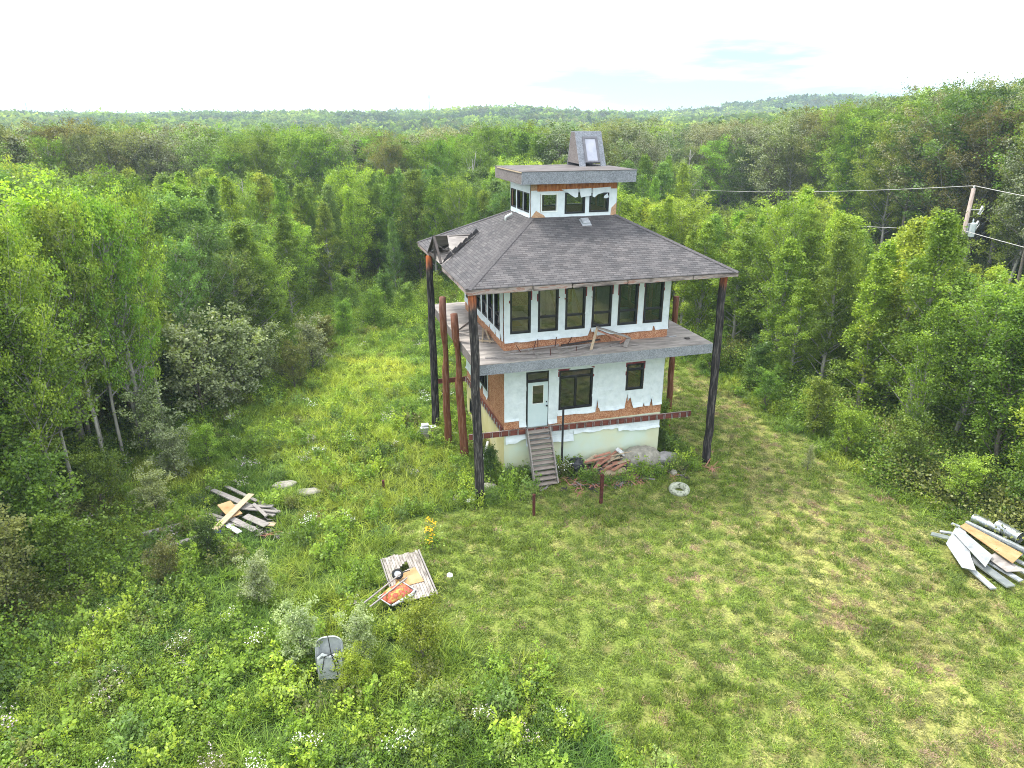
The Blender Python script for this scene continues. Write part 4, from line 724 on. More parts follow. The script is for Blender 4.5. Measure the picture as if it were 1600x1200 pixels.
blob((-3.72,-6.6,.30), (.10,.14,.03), 50, M['white_scrap'], 'paper_scrap', 'white scrap caught in the weeds right of the plank platform', 'scrap', 1, .3, 2)
# ------------- grey plastic tub at the bottom of the picture
tb = empty('plastic_tub', (-7.68,-9.75,0), 'upright grey plastic tub with black cords half hidden by leaves', 'tub'); tb.rotation_euler = (R(-14),0,R(-8))
mb = MB(); 
def rr_path(w, h, r, n=8):
    p = []
    for cx_, cz_, a0 in ((w-r, h-r, 0), (-w+r, h-r, 90), (-w+r, r, 180), (w-r, r, 270)):
        for k in range(n+1): a = R(a0+90*k/n); p.append((cx_+r*math.cos(a), cz_+r*math.sin(a)))
    return p
prev = None; rings = [(.36,1.15,.26,-.02),(.38,1.17,.27,.0),(.37,1.16,.27,.04),(.31,1.08,.22,.03),(.27,1.02,.2,.20),(.22,.96,.18,.22)]
for w, h, r_, d in rings: 
    P_ = rr_path(w, h, r_); off = (1.17-h)/2; base = len(mb.v); mb.v += [(a, d, c+off) for a, c in P_]; k = len(P_)
    if prev is not None: mb.f += [(prev+i, prev+(i+1) % k, base+(i+1) % k, base+i) for i in range(k)]
    prev = base
mb.f.append(tuple(prev+i for i in range(k))); recalc(mb.build('shell', M['plastic_grey'], tb, smooth=True))
mb = MB(); mb.box((-.33,-.10,.0),(.33,-.03,.60)); mb.tube([(-.30,-.08,.60),(-.18,-.10,.72),(0,-.09,.62),(.15,-.10,.68),(.30,-.08,.60)], .05, 8); mb.build('front_panel', M['plastic_grey'], tb, smooth=False)
mb = MB(); mb.tube([(-.02,.0,1.20),(.02,-.06,.95),(.06,-.14,.72),(.12,-.13,.5),(.20,-.12,.1)], .013, 6); mb.tube([(.06,-.14,.72),(.18,-.14,.60),(.30,-.12,.2)], .013, 6); mb.tube([(.06,-.14,.72),(-.12,-.15,.68),(-.2,-.12,.3)], .013, 6); mb.build('cord', M['cord'], tb, smooth=True)
# ------------- lumber heap on the left
LB = [((-12.0,1.9,.30),(-9.35,-1.0,.22),.16,.05,0,'grey_wood'), ((-11.35,2.0,.22),(-9.15,-.75,.18),.14,.05,0,'grey_wood'), ((-11.75,1.5,.35),(-10.3,-.2,.3),.18,.05,0,'grey_wood'),
      ((-12.1,-.2,.20),(-10.3,-1.6,.26),.16,.05,0,'grey_wood'), ((-11.9,.1,.14),(-10.0,-1.7,.20),.14,.05,0,'grey_wood'), ((-11.4,.2,.30),(-9.4,-.5,.34),.18,.05,0,'grey_wood'), ((-11.0,-.1,.36),(-9.2,-.9,.30),.14,.04,0,'grey_wood'),
      ((-11.2,.15,.42),(-10.7,-.9,.38),.50,.03,0,'board_tan'), ((-10.2,.4,.52),(-11.35,-1.75,.42),.26,.03,0,'tan_wood'), ((-10.9,-.9,.32),(-10.0,-1.9,.24),.24,.04,0,'grey_wood'), ((-10.4,-.7,.22),(-9.6,-1.6,.2),.30,.03,0,'grey_wood'),
      ((-12.2,-1.0,.12),(-11.0,-1.2,.16),.16,.05,0,'grey_wood'), ((-11.0,-1.3,.3),(-10.5,-2.0,.3),.2,.03,0,'white_scrap'), ((-10.1,-.2,.4),(-9.6,-1.2,.36),.12,.05,.3,'grey_wood'), ((-9.9,-1.3,.15),(-9.3,-1.6,.18),.22,.03,0,'tan_wood')]
for i, (a, c, w, h, tw, m_) in enumerate(LB):
    l_ = {0: 'longest grey plank, lying slantwise along the top edge of the lumber heap', 7: 'square tan panel under the crossing plank on the lumber heap', 8: 'pale tan plank lying topmost across the grey lumber heap', 12: 'short white board at the lower end of the pale tan plank', 14: 'small tan offcut at the right end of the lumber heap'}.get(i, 'weathered grey plank in the lumber heap in the weeds')
    single('plank', MB().bar(a, c, w, h, twist=tw), M[m_], l_, 'plank', 'planks of the lumber heap')
blob((-11.3,-1.85,.3), (.20,.15,.12), 44, M['blue_cloth'], 'tarp_scrap', 'dark blue tarp scrap at the lower end of the lumber heap', 'tarp', .8, .4, 3)
single('half_buried_beam', MB().bar((-14.4,-1.3,.30),(-12.6,-.9,.34),.18,.10), M['grey_wood'], 'upper grey beam half buried in weeds left of the lumber heap', 'beam')
single('half_buried_beam', MB().bar((-13.5,-2.6,.34),(-11.6,-1.95,.42),.16,.08), M['grey_wood'], 'lower pale beam under weeds below left of the lumber heap', 'beam')
# ------------- sheet metal and pipes on the right
G2 = 'scrap metal lying by the right tree row'
def sheet(pts, th, m, name, label, cat): mb = MB(); mb.slab(pts, (0,0,1), th); return single(name, mb, M[m], label, cat, G2)
sheet([(13.40,-9.75,.32),(14.45,-9.15,.42),(14.62,-9.42,.43),(13.5,-10.65,.36),(13.0,-11.3,.34),(12.75,-11.0,.30)], .01, 'metal_sheet', 'steel_sheet', 'white steel sheet at the left edge of the scrap pile', 'metal sheet')
sheet([(14.02,-9.45,.46),(14.50,-9.22,.47),(14.12,-10.92,.45),(13.35,-11.32,.42)], .012, 'metal_sheet', 'steel_sheet', 'pale folded steel sheet beside the tan board', 'metal sheet')
sheet([(14.55,-9.22,.50),(14.92,-9.12,.50),(15.15,-11.15,.48),(14.36,-11.45,.46)], .02, 'board_tan', 'hardboard_panel', 'long tan hardboard panel in the middle of the scrap pile', 'board')
sheet([(14.0,-10.85,.34),(14.5,-10.7,.34),(14.55,-11.75,.32),(13.95,-11.62,.32)], .02, 'ply', 'hardboard_panel', 'grey brown board sticking out under the tan hardboard panel', 'board')
for i, (a, c, w, m_) in enumerate((((15.02,-9.05,.50),(15.75,-11.9,.40),.10,'metal_sheet'), ((13.7,-10.4,.2),(13.6,-12.1,.15),.34,'zinc'), ((14.0,-10.5,.22),(14.15,-12.0,.18),.20,'grey_steel'), ((14.5,-10.9,.22),(14.8,-12.1,.18),.24,'metal_sheet'), ((14.9,-10.8,.24),(15.3,-12.3,.2),.16,'grey_steel'), ((13.55,-9.0,.22),(14.2,-9.9,.3),.24,'zinc'), ((14.0,-8.95,.2),(14.5,-9.5,.3),.14,'grey_steel'), ((14.8,-8.7,.25),(15.3,-10.2,.3),.12,'grey_steel'), ((13.2,-10.9,.15),(13.0,-12.0,.12),.2,'grey_steel'), ((15.1,-10.2,.3),(15.7,-12.2,.25),.10,'zinc'))):
    single('steel_channel', MB().bar(a, c, w, .05), M[m_], ['thin white channel along the right side of the tan hardboard panel', 'wide zinc strip poking out at the lower left of the scrap pile'][i] if i < 2 else 'steel strip in the scrap pile', 'metal strip', G2 if i < 2 else 'steel strips of the scrap pile')
for (a, c, r_, l_) in (((15.15,-9.0,.35),(15.75,-11.4,.30),.13,'long zinc pipe lying next to the tan hardboard panel'), ((15.75,-8.75,.35),(15.95,-9.75,.40),.17,'shorter fat zinc pipe farthest up the scrap pile'), ((15.98,-9.5,.45),(16.05,-10.35,.42),.21,'widest zinc duct with a dark open end under the branches')):
    e = empty('metal_pipe', a, l_, 'pipe', 'pipes on the scrap pile'); mb = MB(); mb.tube([a, tuple((np.array(a)+np.array(c))/2), c], r_, 20, cap=False); mb.tube([c, tuple((np.array(a)+np.array(c))/2), a], r_*.93, 20, cap=False); loc_(mb, e).build('pipe_wall', M['zinc'], e, smooth=True)
    mb = MB(); d = (Vector(c)-Vector(a)).normalized()
    for f in (.0, .5, .97): p = Vector(a).lerp(Vector(c), f); mb.tube([p, p+d*.03], r_*1.04, 20, cap=False)
    loc_(mb, e).build('seam_ring', M['grey_steel'], e)
# ------------- power pole and wires
PX, PY = 36.6, 12.39
up_ = empty('utility_pole', (PX,PY,tz(PX,PY)), 'leaning weathered wooden power pole with grey transformer beyond the right tree row', 'utility pole')
mb = MB(); mb.tube([(PX,PY,-.5),(PX,PY,5),(PX,PY,9.95)], [.17,.15,.125], 14); loc_(mb, up_).build('pole', M['util_wood'], up_, smooth=True)
mb = MB(); mb.lathe([(0,0),(.19,0),(.2,.03),(.2,.85),(.21,.88),(.1,.95),(0,.95)], (PX+.30,PY-.34,6.75), 18); mb.lathe([(.03,0),(.06,.05),(.03,.1),(.06,.15),(.03,.2),(.05,.25),(0,.3)], (PX+.22,PY-.34,7.68), 10); tf = loc_(mb, up_).build('transformer', M['transformer'], up_, smooth=True)
mb = MB(); mb.box((PX+.05,PY-.2,6.9),(PX+.2,PY-.1,7.6)); loc_(mb, up_).build('bracket', M['grey_steel'], tf)
for (x, y, z, h, tilt) in ((PX+.62,PY-.3,8.25,.55,.4), (PX+.55,PY-.3,7.3,.5,.35)):
    mb = MB(); mb.tube([(x,y,z),(x+tilt*.4,y,z+h)], [.06,.06], 10); mb.tube([(x-.1,y,z+.05),(x+.15,y,z-.05)], .05, 8); ct = loc_(mb, up_).build('fuse_cutout', M['ceramic'], up_, smooth=True)
    mb = MB(); mb.bar((PX+.05,PY-.1,z+.3),(x,y,z+.3),.05,.05); mb.tube([(x+.2,y,z+h),(x+.32,y,z+h*.5),(x+.1,y,z-.08)], .02, 6); loc_(mb, up_).build('cutout_arm', M['ceramic'], ct)
mb = MB(); mb.lathe([(.03,0),(.07,.03),(.04,.07),(.07,.1),(.04,.15),(0,.17)], (PX,PY,9.95), 12); loc_(mb, up_).build('insulator', M['ceramic'], up_, smooth=True)
mb = MB(); mb.lathe([(.0,-.06),(.05,-.05),(.03,0),(.05,.05),(0,.06)], (PX-.18,PY-.1,7.15), 12); loc_(mb, up_).build('insulator', M['ceramic'], up_, smooth=True)
def camray(u, v, depth): d = _F + _r*((u-800)/FPX) - _u*((v-600)/FPX); return Vector(CAM)+d*depth
# spans run from the pole to the next poles, outside the picture; their far ends are fixed points in the corridor
def sag(a, b_, s_, n=24): return [Vector(a).lerp(Vector(b_), i/n)+Vector((0,0,-s_*4*(i/n)*(1-i/n))) for i in range(n+1)]
for nm, l_, top, lo, hi in (('power_line', 'upper bare power line passing over the pole top', (PX,PY,10.12), (38.2,45.0,6.25), (28.5,-11.0,9.9)), ('power_line', 'lower bare power line fixed halfway down the power pole', (PX-.18,PY-.1,7.15), (38.0,44.2,3.75), (28.2,-12.0,7.4))):
    far_ = tuple(Vector(top)+(Vector(lo)-Vector(top))*1.8+Vector((0,0,2.4)))
    tag(MB().tube(sag(top, far_, .75)+[], .022, 6).build(nm, M['wire'], smooth=True), l_, 'power line', 'bare wires of the power line')
    mb = MB(); mb.tube(sag(top, hi, .15), .022, 6); k = mb.build('onward_span', M['wire'], bpy.data.objects[[o.name for o in S.objects if o.get('label') == l_][0]], smooth=True)
# pale soil mound in the power line corridor
blob((38.6,20.6,tz(38.6,20.6)+.2), (3.4,2.6,1.1), 71, M['mound'], 'soil_mound', 'pale sandy soil mound in the clearing behind the right tree row', 'mound', .3, .3)

# ------------------------------------------------------------------ plants
def leaves_mesh(name, P, size, seed, up=.35, asp=1.45, tone=None, mat_=None, droop=0):
    """P: (n,3) leaf centres; one small rhombic leaf each"""
    rs = np.random.default_rng(seed); n = len(P)
    nrm = rs.normal(size=(n, 3)); nrm[:, 2] = np.abs(nrm[:, 2])+up; nrm /= np.linalg.norm(nrm, axis=1)[:, None]
    a = rs.normal(size=(n, 3)); a[:, 2] -= droop; a -= nrm*(a*nrm).sum(1)[:, None]; a /= np.linalg.norm(a, axis=1)[:, None]; b_ = np.cross(nrm, a)
    s = (size*rs.uniform(.65, 1.3, n))[:, None] if np.isscalar(size) else size[:, None]
    V = np.stack([P-a*s*asp*.5, P+b_*s*.5+a*s*.05, P+a*s*asp*.5, P-b_*s*.5+a*s*.05], 1).reshape(-1, 3)
    me = fastmesh(name, V, np.arange(n*4).reshape(-1, 4), (mat_ or M['leaf'],))
    at = me.attributes.new('tone', 'FLOAT', 'FACE'); at.data.foreach_set('value', np.clip(tone if tone is not None else rs.uniform(0, 1, n), 0, 1).astype(np.float32)); return me
def branch(p0, d, L_, r0, rs, n=5, curl=.25, wob_=.12):
    pts = [np.array(p0, float)]; d = np.array(d, float); d /= np.linalg.norm(d); rad = [r0]
    for i in range(n):
        d = d+np.array([0, 0, curl/n])+rs.normal(0, wob_, 3)/n*1.5; d /= np.linalg.norm(d); pts.append(pts[-1]+d*L_/n); rad.append(r0*(1-(i+1)/n*.85))
    return pts, rad
def tree_meshes(tag_, seed, H=10, Rr=2.2, cb=.18, nb=42, nleaf=13000, ls=.085, asc=.9, form='aspen', bark='bark_pale', leafm='leaf', sig=.20):
    rs = np.random.default_rng(seed); mb = MB()
    n = 12; pts = [np.array([0., 0, -.3])]; lean = rs.normal(0, .018, 2)
    for i in range(n): pts.append(np.array([pts[-1][0]+lean[0]*H/n+rs.normal(0, .045), pts[-1][1]+lean[1]*H/n+rs.normal(0, .045), H*(i+1)/n]))
    r0 = .010*H+.02; mb.tube(pts, [r0*(1-.88*i/n)+.008 for i in range(n+1)], 8)
    at_h = lambda z: np.array([np.interp(z, [p[2] for p in pts], [p[k] for p in pts]) for k in range(3)])
    C_ = []; tone = []
    forks = []
    for k in range(nb):
        f = cb+(1-cb)*((k+.5)/nb)**.85; h = f*H*.985; az = k*2.399+rs.uniform(-.4, .4); t = (f-cb)/(1-cb)
        prof = {'aspen': (1-t)**.82*(.66+.34*min(1, t*6)), 'plume': (1-t)**.68*(.6+.4*min(1, t*4))*(.7+.45*((k*7) % 5)/4), 'oval': math.sqrt(max(.02, 1-(2*t-.85)**2/1.35)), 'bush': (1-t)**.35}[form]
        l_ = Rr*prof*rs.uniform(.58, 1.32)*(rs.uniform(.6, 1.25) if form == 'bush' else 1); el = asc*(.55+.75*t)+rs.uniform(-.15, .15)
        if form == 'plume': el = asc*(.9+.4*t)
        d = (math.cos(az)*math.cos(el), math.sin(az)*math.cos(el), math.sin(el)); L_ = l_/max(.35, math.cos(el))
        L_ = min(L_, Rr*1.9)
        bp, br = branch(at_h(h-min(.4*L_*math.sin(el), h*.3)), d, L_, r0*.30*(1-.6*t)+.006, rs, 5, .30)
        mb.tube(bp, br, 5, cap=False); bt = rs.uniform(.25, .75)
        ns_ = max(3, int(L_*3.2))
        for j in range(ns_+2):
            g = rs.uniform(.28, 1.0) if j < ns_ else 1.0; i0 = min(4, int(g*5)); base = bp[i0]+(bp[min(5, i0+1)]-bp[i0])*(g*5-i0 if g < 1 else 1)
            td = rs.normal(size=3); td[2] = abs(td[2])*.8+.25; td /= np.linalg.norm(td); tl = L_*.30*rs.uniform(.5, 1.15)*(1.1-.5*g)
            if j % 2 == 0 and tl > .25: mb.tube([base, base+td*tl], [.010, .004], 3, cap=False)
            for q_ in (.5, 1.0): C_.append(base+td*tl*q_); tone.append(bt+rs.uniform(-.22, .22))
    C_ = np.array(C_); tone = np.array(tone); m = len(C_); w = rs.uniform(.35, 1.6, m); w /= w.sum(); idx = rs.choice(m, nleaf, p=w)
    sg = sig*(.45+.7*rs.random(m))
    P = C_[idx]+rs.normal(size=(nleaf, 3))*sg[idx][:, None]*np.array([1, 1, .75]); P[:, 2] = np.maximum(P[:, 2], .1)
    tn = tone[idx]+rs.normal(0, .13, nleaf)
    cm = leaves_mesh(tag_+'_crown', P, ls, seed+1, tone=tn, mat_=M[leafm])
    tm = fastmesh_mb(tag_+'_trunk', mb, M[bark]); return tm, cm
def fastmesh_mb(name, mb, m, smooth_=True):
    me = bpy.data.meshes.new(name); me.from_pydata(mb.v, [], mb.f); me.materials.append(m)
    if smooth_: me.polygons.foreach_set('use_smooth', [True]*len(me.polygons))
    return me
def spruce_meshes(tag_, seed, H=12):
    rs = np.random.default_rng(seed); mb = MB(); mb.tube([(0,0,-.3),(0,0,H*.5),(0,0,H)], [.16,.1,.015], 7); Q = []; tone = []
    for k in range(110):
        f = .08+.91*k/110; h = f*H; az = k*2.4; l_ = H*.19*(1-f)**.85+.10; l_ *= rs.uniform(.75, 1.2); d = np.array([math.cos(az), math.sin(az), -.18+.5*f])
        e = np.array([0, 0, h])+d*l_; mb.tube([(0,0,h), e], [.02, .005], 3, cap=False); nn = int(40+260*l_/2)
        g = rs.uniform(.12, 1, nn)[:, None]; side = np.array([-d[1], d[0], 0]); Q.append(np.array([0,0,h])+d*l_*g+side*rs.normal(0, 1, nn)[:, None]*(1.05-g)*l_*.22+np.array([0,0,-1])*rs.uniform(0, .16, nn)[:, None]); tone.append(np.full(nn, rs.uniform(.2, .8)))
    P = np.concatenate(Q); return fastmesh_mb(tag_+'_trunk', mb, M['bark_grey']), leaves_mesh(tag_+'_crown', P, .085, seed, asp=2.6, up=.2, tone=np.concatenate(tone), mat_=M['needle'])
def dead_mesh(tag_, seed, H=10):
    rs = np.random.default_rng(seed); mb = MB(); pts, rad = branch((0,0,-.3), (rs.normal(0,.06), rs.normal(0,.06), 1), H, .13, rs, 10, 0, .10); mb.tube(pts, [max(r, .02) for r in rad], 8)
    for k in range(20):
        i = rs.integers(3, 10); az = rs.uniform(0, 6.28); bp, br = branch(pts[i], (math.cos(az), math.sin(az), rs.uniform(.5, 1.3)), rs.uniform(.8, 2.6)*(1.2-i*.07), .04, rs, 5, .3, .25); mb.tube(bp, [max(r, .012) for r in br], 5, cap=False)
        for q_ in (2, 3, 4): az2 = rs.uniform(0, 6.28); tp, tr_ = branch(bp[q_], (math.cos(az2), math.sin(az2), .8), rs.uniform(.3, .9), .015, rs, 3, .2, .2); mb.tube(tp, [max(r, .008) for r in tr_], 4, cap=False)
    return fastmesh_mb(tag_, mb, M['bark_dead'])
FULL = [tree_meshes('aspen', 100+i, H=h, Rr=r, cb=c, nb=n, nleaf=nl, form=fm, asc=a, bark=bk, leafm=lm, sig=sg) for i, (h, r, c, n, nl, fm, a, bk, lm, sg) in enumerate((
    (10, 2.1, .14, 52, 19000, 'aspen', .80, 'bark_pale', 'leaf', .20), (10, 1.8, .10, 50, 17000, 'aspen', .95, 'bark_pale', 'leaf', .17), (10, 2.4, .22, 50, 19000, 'oval', .70, 'bark_pale', 'leaf', .23),
    (10, 1.7, .08, 46, 17000, 'plume', 1.05, 'bark_pale', 'leaf', .20), (10, 2.2, .12, 54, 20000, 'plume', .95, 'bark_grey', 'leaf', .21), (10, 2.0, .30, 40, 11000, 'oval', .75, 'bark_pale', 'leaf', .18),
    (10, 2.5, .40, 38, 10000, 'oval', .70, 'bark_grey', 'leaf_silver', .19), (10, 1.9, .34, 42, 10500, 'aspen', .90, 'bark_grey', 'leaf_silver', .16)))]
BUSH = [tree_meshes('bush', 150+i, H=3, Rr=1.2, cb=.02, nb=30, nleaf=7000, ls=l_, form='bush', asc=.9, bark='bark_grey', leafm=lm, sig=.15) for i, (l_, lm) in enumerate(((.075, 'leaf'), (.075, 'leaf_silver'), (.065, 'leaf')))]
SPR = [spruce_meshes('spruce', 170+i) for i in range(2)]
DEAD = [dead_mesh('snag', 180+i) for i in range(4)]
TINT_ = {'lime green': (.255, .355, .045), 'bright green': (.195, .305, .042), 'mid green': (.152, .252, .036), 'blue green': (.145, .240, .060), 'dark green': (.084, .145, .030), 'olive': (.165, .190, .055), 'brownish olive': (.150, .185, .076), 'silvery green': (.205, .275, .105)}
TINT = {k: tuple(x*1.18 for x in v) for k, v in TINT_.items()}; TINT['silvery green'] = (.25, .34, .09)
def jitter(c, rs, a=.10): g = 1+rs.uniform(-.32, .22); return tuple(float(v*g*(1+rs.uniform(-a, a))) for v in c)
def plant(kind, meshes, x, y, sc, sxy, rot, tint, label, cat, group, tilt=0):
    e = empty(kind, (x, y, tz(x, y)), label, cat, group); e.rotation_euler = (tilt, 0, rot); e.scale = (sxy, sxy, sc)
    for nm, me_ in zip(('trunk', 'crown'), meshes):
        o = bpy.data.objects.new(nm, me_); S.collection.objects.link(o); o.parent = e
        if nm == 'crown': o['tint'] = tint
    return e
def project(x, y, z):
    v = np.stack([x-CAM[0], y-CAM[1], z-CAM[2]], -1); d = v@np.array(_F); return 800+FPX*(v@np.array(_r))/d, 600-FPX*(v@np.array(_u))/d, d
# --- candidate positions of forest trees in the view wedge (a little wider than the picture)
def scatter_pts(d0, d1, step, seed, half=.95, cen=.287):
    rs = np.random.default_rng(seed); n = int(d1/step)+1; g = np.arange(-n, n+1)*step; x, y = np.meshgrid(g, g); x = x.ravel()+rs.uniform(-.46, .46, x.size)*step+CAM[0]; y = y.ravel()+rs.uniform(-.46, .46, y.size)*step+CAM[1]
    d = np.hypot(x-CAM[0], y-CAM[1]); az = np.arctan2(x-CAM[0], y-CAM[1]); k = (d > d0) & (d < d1) & (np.abs((az-cen+math.pi) % (2*math.pi)-math.pi) < half); return x[k], y[k], d[k], az[k]
x, y, d, az = scatter_pts(12, 130, 2.35, 5, half=.86)
ok = ~inpoly(x, y, CLEAR) & ~inpoly(x, y, CORR) & (pdist(x, y, CLEAR) > .9) & (pdist(x, y, CORR) > .6) & ~((x < 17) & (y < -6.5) & (x > -18.5)) & (y > -16)
x, y, d, az = x[ok], y[ok], d[ok], az[ok]
u_, v_, dep = project(x, y, terrain(x, y)+6); seen = (u_ > -120) & (u_ < 1720) & (dep > 8)
inner = pdist(x, y, CLEAR)
order = np.argsort(d + np.where(seen, 0, 500)); NTREE = 285
zone_of = lambda x, y: 'L' if (x < -6 and y < 26) else ('R' if x < 31.5 and x > 14 and y < 34 else ('P' if x >= 31 and y < 95 else 'B'))
rs = np.random.default_rng(77)
def choose(x, y, d):
    """which tree grows here: mesh, height, spread, colour"""
    z = zone_of(x, y); e = float(pdist(np.array([x]), np.array([y]), CLEAR)[0]); p = float(fbm(np.array([x]), np.array([y]), 11, 90, 2)[0]); r = rs.random()
    if z == 'L':
        h = (8.4+3.4*rs.random())*(.62+.38*min(1, e/4)); mi = int(rs.choice([0, 5, 1, 2, 4, 5, 0])); col = ['lime green', 'bright green', 'bright green', 'mid green', 'mid green'][int(rs.integers(0, 5))]
        if y > 12: col = ['bright green', 'mid green', 'blue green', 'blue green'][int(rs.integers(0, 4))]; h *= .95
    elif z == 'R':
        h = (7.2+3.6*rs.random())*(.66+.34*min(1, e/4)); mi = int(rs.choice([0, 3, 1, 3, 4, 1, 2])); col = ['lime green', 'lime green', 'bright green', 'bright green', 'mid green'][int(rs.integers(0, 5))]
        if e > 6 and r < .5: col = 'lime green'
    elif z == 'P':
        h = 11+4.5*rs.random(); mi = int(rs.choice([5, 6, 7, 6, 2])); col = ['olive', 'dark green', 'brownish olive', 'olive', 'mid green'][int(rs.integers(0, 5))]
        if p > .55: col = 'bright green'; mi = int(rs.choice([2, 0, 4]))
    else:
        if d < 76: h = 7.6+3.2*rs.random(); mi = int(rs.choice([0, 1, 1, 2, 4, 3])); col = ['blue green', 'bright green', 'bright green', 'lime green', 'mid green'][int(rs.integers(0, 5))]
        else:
            h = 9.5+3.6*rs.random(); mi = int(rs.choice([5, 6, 7, 2, 6])); col = ['olive', 'brownish olive', 'dark green', 'olive', 'mid green'][int(rs.integers(0, 5))]
            if p > .56: col = 'mid green'; mi = int(rs.choice([0, 2]))
        if e < 3: h *= .72
    h = line_h(z, x, y, d, h*1.12, rs.random())
    return mi, h, max(h, 5)/10*rs.uniform(.76, 1.18)*(1.08 if z in 'LR' else 1.0), col
def htop(x, y, v):
    """height at which a stem at (x, y) ends on the tree line the wood shows at that bearing"""
    b_ = np.array([x-CAM[0], y-CAM[1], -CAM[2]]); k = (600-v)/FPX; U_, F_ = np.array(_u), np.array(_F); return (k*b_@F_-b_@U_)/(U_[2]-k*F_[2])
LINE = {'L': ([0, 60, 130, 200, 270, 340, 420, 520], [258, 275, 278, 292, 285, 270, 285, 300]), 'R': ([1000, 1130, 1200, 1240, 1300, 1350, 1400, 1450, 1490, 1515, 1560, 1640], [300, 330, 325, 275, 325, 360, 372, 312, 352, 392, 415, 430]),
        'P': ([1000, 1100, 1200, 1300, 1370, 1450, 1520, 1600], [205, 205, 195, 180, 162, 150, 148, 140]), 'B': ([0, 300, 500, 700, 900, 1100], [262, 268, 272, 262, 250, 240])}
FARLINE = ([0, 200, 400, 600, 800, 1000, 1200, 1400], [204, 205, 210, 214, 206, 200, 196, 188])
def line_h(z, x, y, d, h, r):
    u = float(project(np.array([x]), np.array([y]), np.array([8.]))[0][0]); t = FARLINE if (z == 'B' and d >= 76) else LINE[z]
    lim = htop(x, y, np.interp(u, *t)+50*r*r) - float(terrain(np.array([x]), np.array([y]))[0]); return max(3.0, min(h, lim))
info = [choose(x[i], y[i], d[i]) for i in range(len(x))]
PLACE = {'L': 'in the left wood', 'R': 'in the belt right of the track', 'P': 'in the tall wood past the wires', 'B': 'in the wood behind the tower'}
def ordn(n): return '%d%s' % (n, 'th' if 10 <= n % 100 <= 20 else {1: 'st', 2: 'nd', 3: 'rd'}.get(n % 10, 'th'))
pick = order[:NTREE]
cells = {}
for i in pick: cells.setdefault((zone_of(x[i], y[i]), info[i][3]), []).append(i)
for (z, col), lst in cells.items():
    lst.sort(key=lambda i: u_[i]); N = len(lst)
    for k, i in enumerate(lst):
        mi, h, w, _ = info[i]; lb = '%s tree %s, %s of that colour from left' % (col, PLACE[z], ordn(k+1)) if N > 1 else 'only %s tree %s' % (col, PLACE[z])
        plant('aspen_tree' if mi != 6 else 'poplar_tree', FULL[mi], float(x[i]), float(y[i]), h/10, w, float(rs.uniform(0, 6.28)), jitter(TINT[col], rs), lb, 'tree', 'leafy trees of the wood')
def far_index(k): return k
# --- geometry-node scatter: python decides every point, the nodes only instance
def scatter(name, sources, P, rot, scl, idx, tint, label=None):
    col = bpy.data.collections.new('src_'+name)
    for i, ms in enumerate(sources):
        me_ = ms
        o = bpy.data.objects.new('%s_src_%02d' % (name, i), me_); col.objects.link(o)
    me_ = bpy.data.meshes.new(name); n = len(P); me_.vertices.add(n); me_.vertices.foreach_set('co', np.asarray(P, np.float32).ravel())
    for nm, ty_, arr in (('rot', 'FLOAT_VECTOR', rot), ('scl', 'FLOAT_VECTOR', scl)): a = me_.attributes.new(nm, ty_, 'POINT'); a.data.foreach_set('vector', np.asarray(arr, np.float32).ravel())
    a = me_.attributes.new('idx', 'INT', 'POINT'); a.data.foreach_set('value', np.asarray(idx, np.int32)); c_ = np.ones((n, 4), np.float32); c_[:, :3] = tint
    a = me_.attributes.new('tint', 'FLOAT_COLOR', 'POINT'); a.data.foreach_set('color', c_.ravel())
    o = bpy.data.objects.new(name, me_); S.collection.objects.link(o); o['kind'] = 'stuff'
    if label: o['label'] = label
    g = bpy.data.node_groups.new('scatter_'+name, 'GeometryNodeTree'); g.interface.new_socket('Geometry', in_out='INPUT', socket_type='NodeSocketGeometry'); g.interface.new_socket('Geometry', in_out='OUTPUT', socket_type='NodeSocketGeometry')
    N = g.nodes.new; gi, go_, ip, ci = N('NodeGroupInput'), N('NodeGroupOutput'), N('GeometryNodeInstanceOnPoints'), N('GeometryNodeCollectionInfo')
    ci.inputs['Collection'].default_value = col; ci.inputs['Separate Children'].default_value = True; ci.inputs['Reset Children'].default_value = True; ip.inputs['Pick Instance'].default_value = True
    def att(nm, dt): a = N('GeometryNodeInputNamedAttribute'); a.data_type = dt; a.inputs['Name'].default_value = nm; return a.outputs['Attribute']
    L = g.links.new; L(gi.outputs[0], ip.inputs['Points']); L(ci.outputs[0], ip.inputs['Instance']); L(att('idx', 'INT'), ip.inputs['Instance Index']); L(att('scl', 'FLOAT_VECTOR'), ip.inputs['Scale'])
    er = N('FunctionNodeEulerToRotation'); L(att('rot', 'FLOAT_VECTOR'), er.inputs[0]); L(er.outputs[0], ip.inputs['Rotation']); L(ip.outputs[0], go_.inputs[0])
    md = o.modifiers.new('scatter', 'NODES'); md.node_group = g; return o
def merged(name, tm, cm):
    """trunk and crown in one mesh, for the woods nobody can count"""
    bm = bmesh.new(); bm.from_mesh(cm); n = len(bm.faces); bm.from_mesh(tm); bm.faces.ensure_lookup_table()
    for f in bm.faces[n:]: f.material_index = 1
    me_ = bpy.data.meshes.new(name); bm.to_mesh(me_); bm.free(); me_.materials.append(cm.materials[0]); me_.materials.append(tm.materials[0]); return me_
rest = order[NTREE:]
MERG = [merged('wood_%d' % i, *FULL[i]) for i in range(8)]
def pack(x, y, sc, sz, n, rs, tilt=.04, dz=0): return np.stack([x, y, terrain(x, y)+dz], 1), np.stack([rs.normal(0, tilt, n), rs.normal(0, tilt, n), rs.uniform(0, 6.28, n)], 1), np.stack([sc, sc, sz], 1)
xr, yr = x[rest], y[rest]; ir = [info[i] for i in rest]
P, Ro, Sc = pack(xr, yr, np.array([i[2] for i in ir]), np.array([i[1]/10 for i in ir]), len(rest), rs)
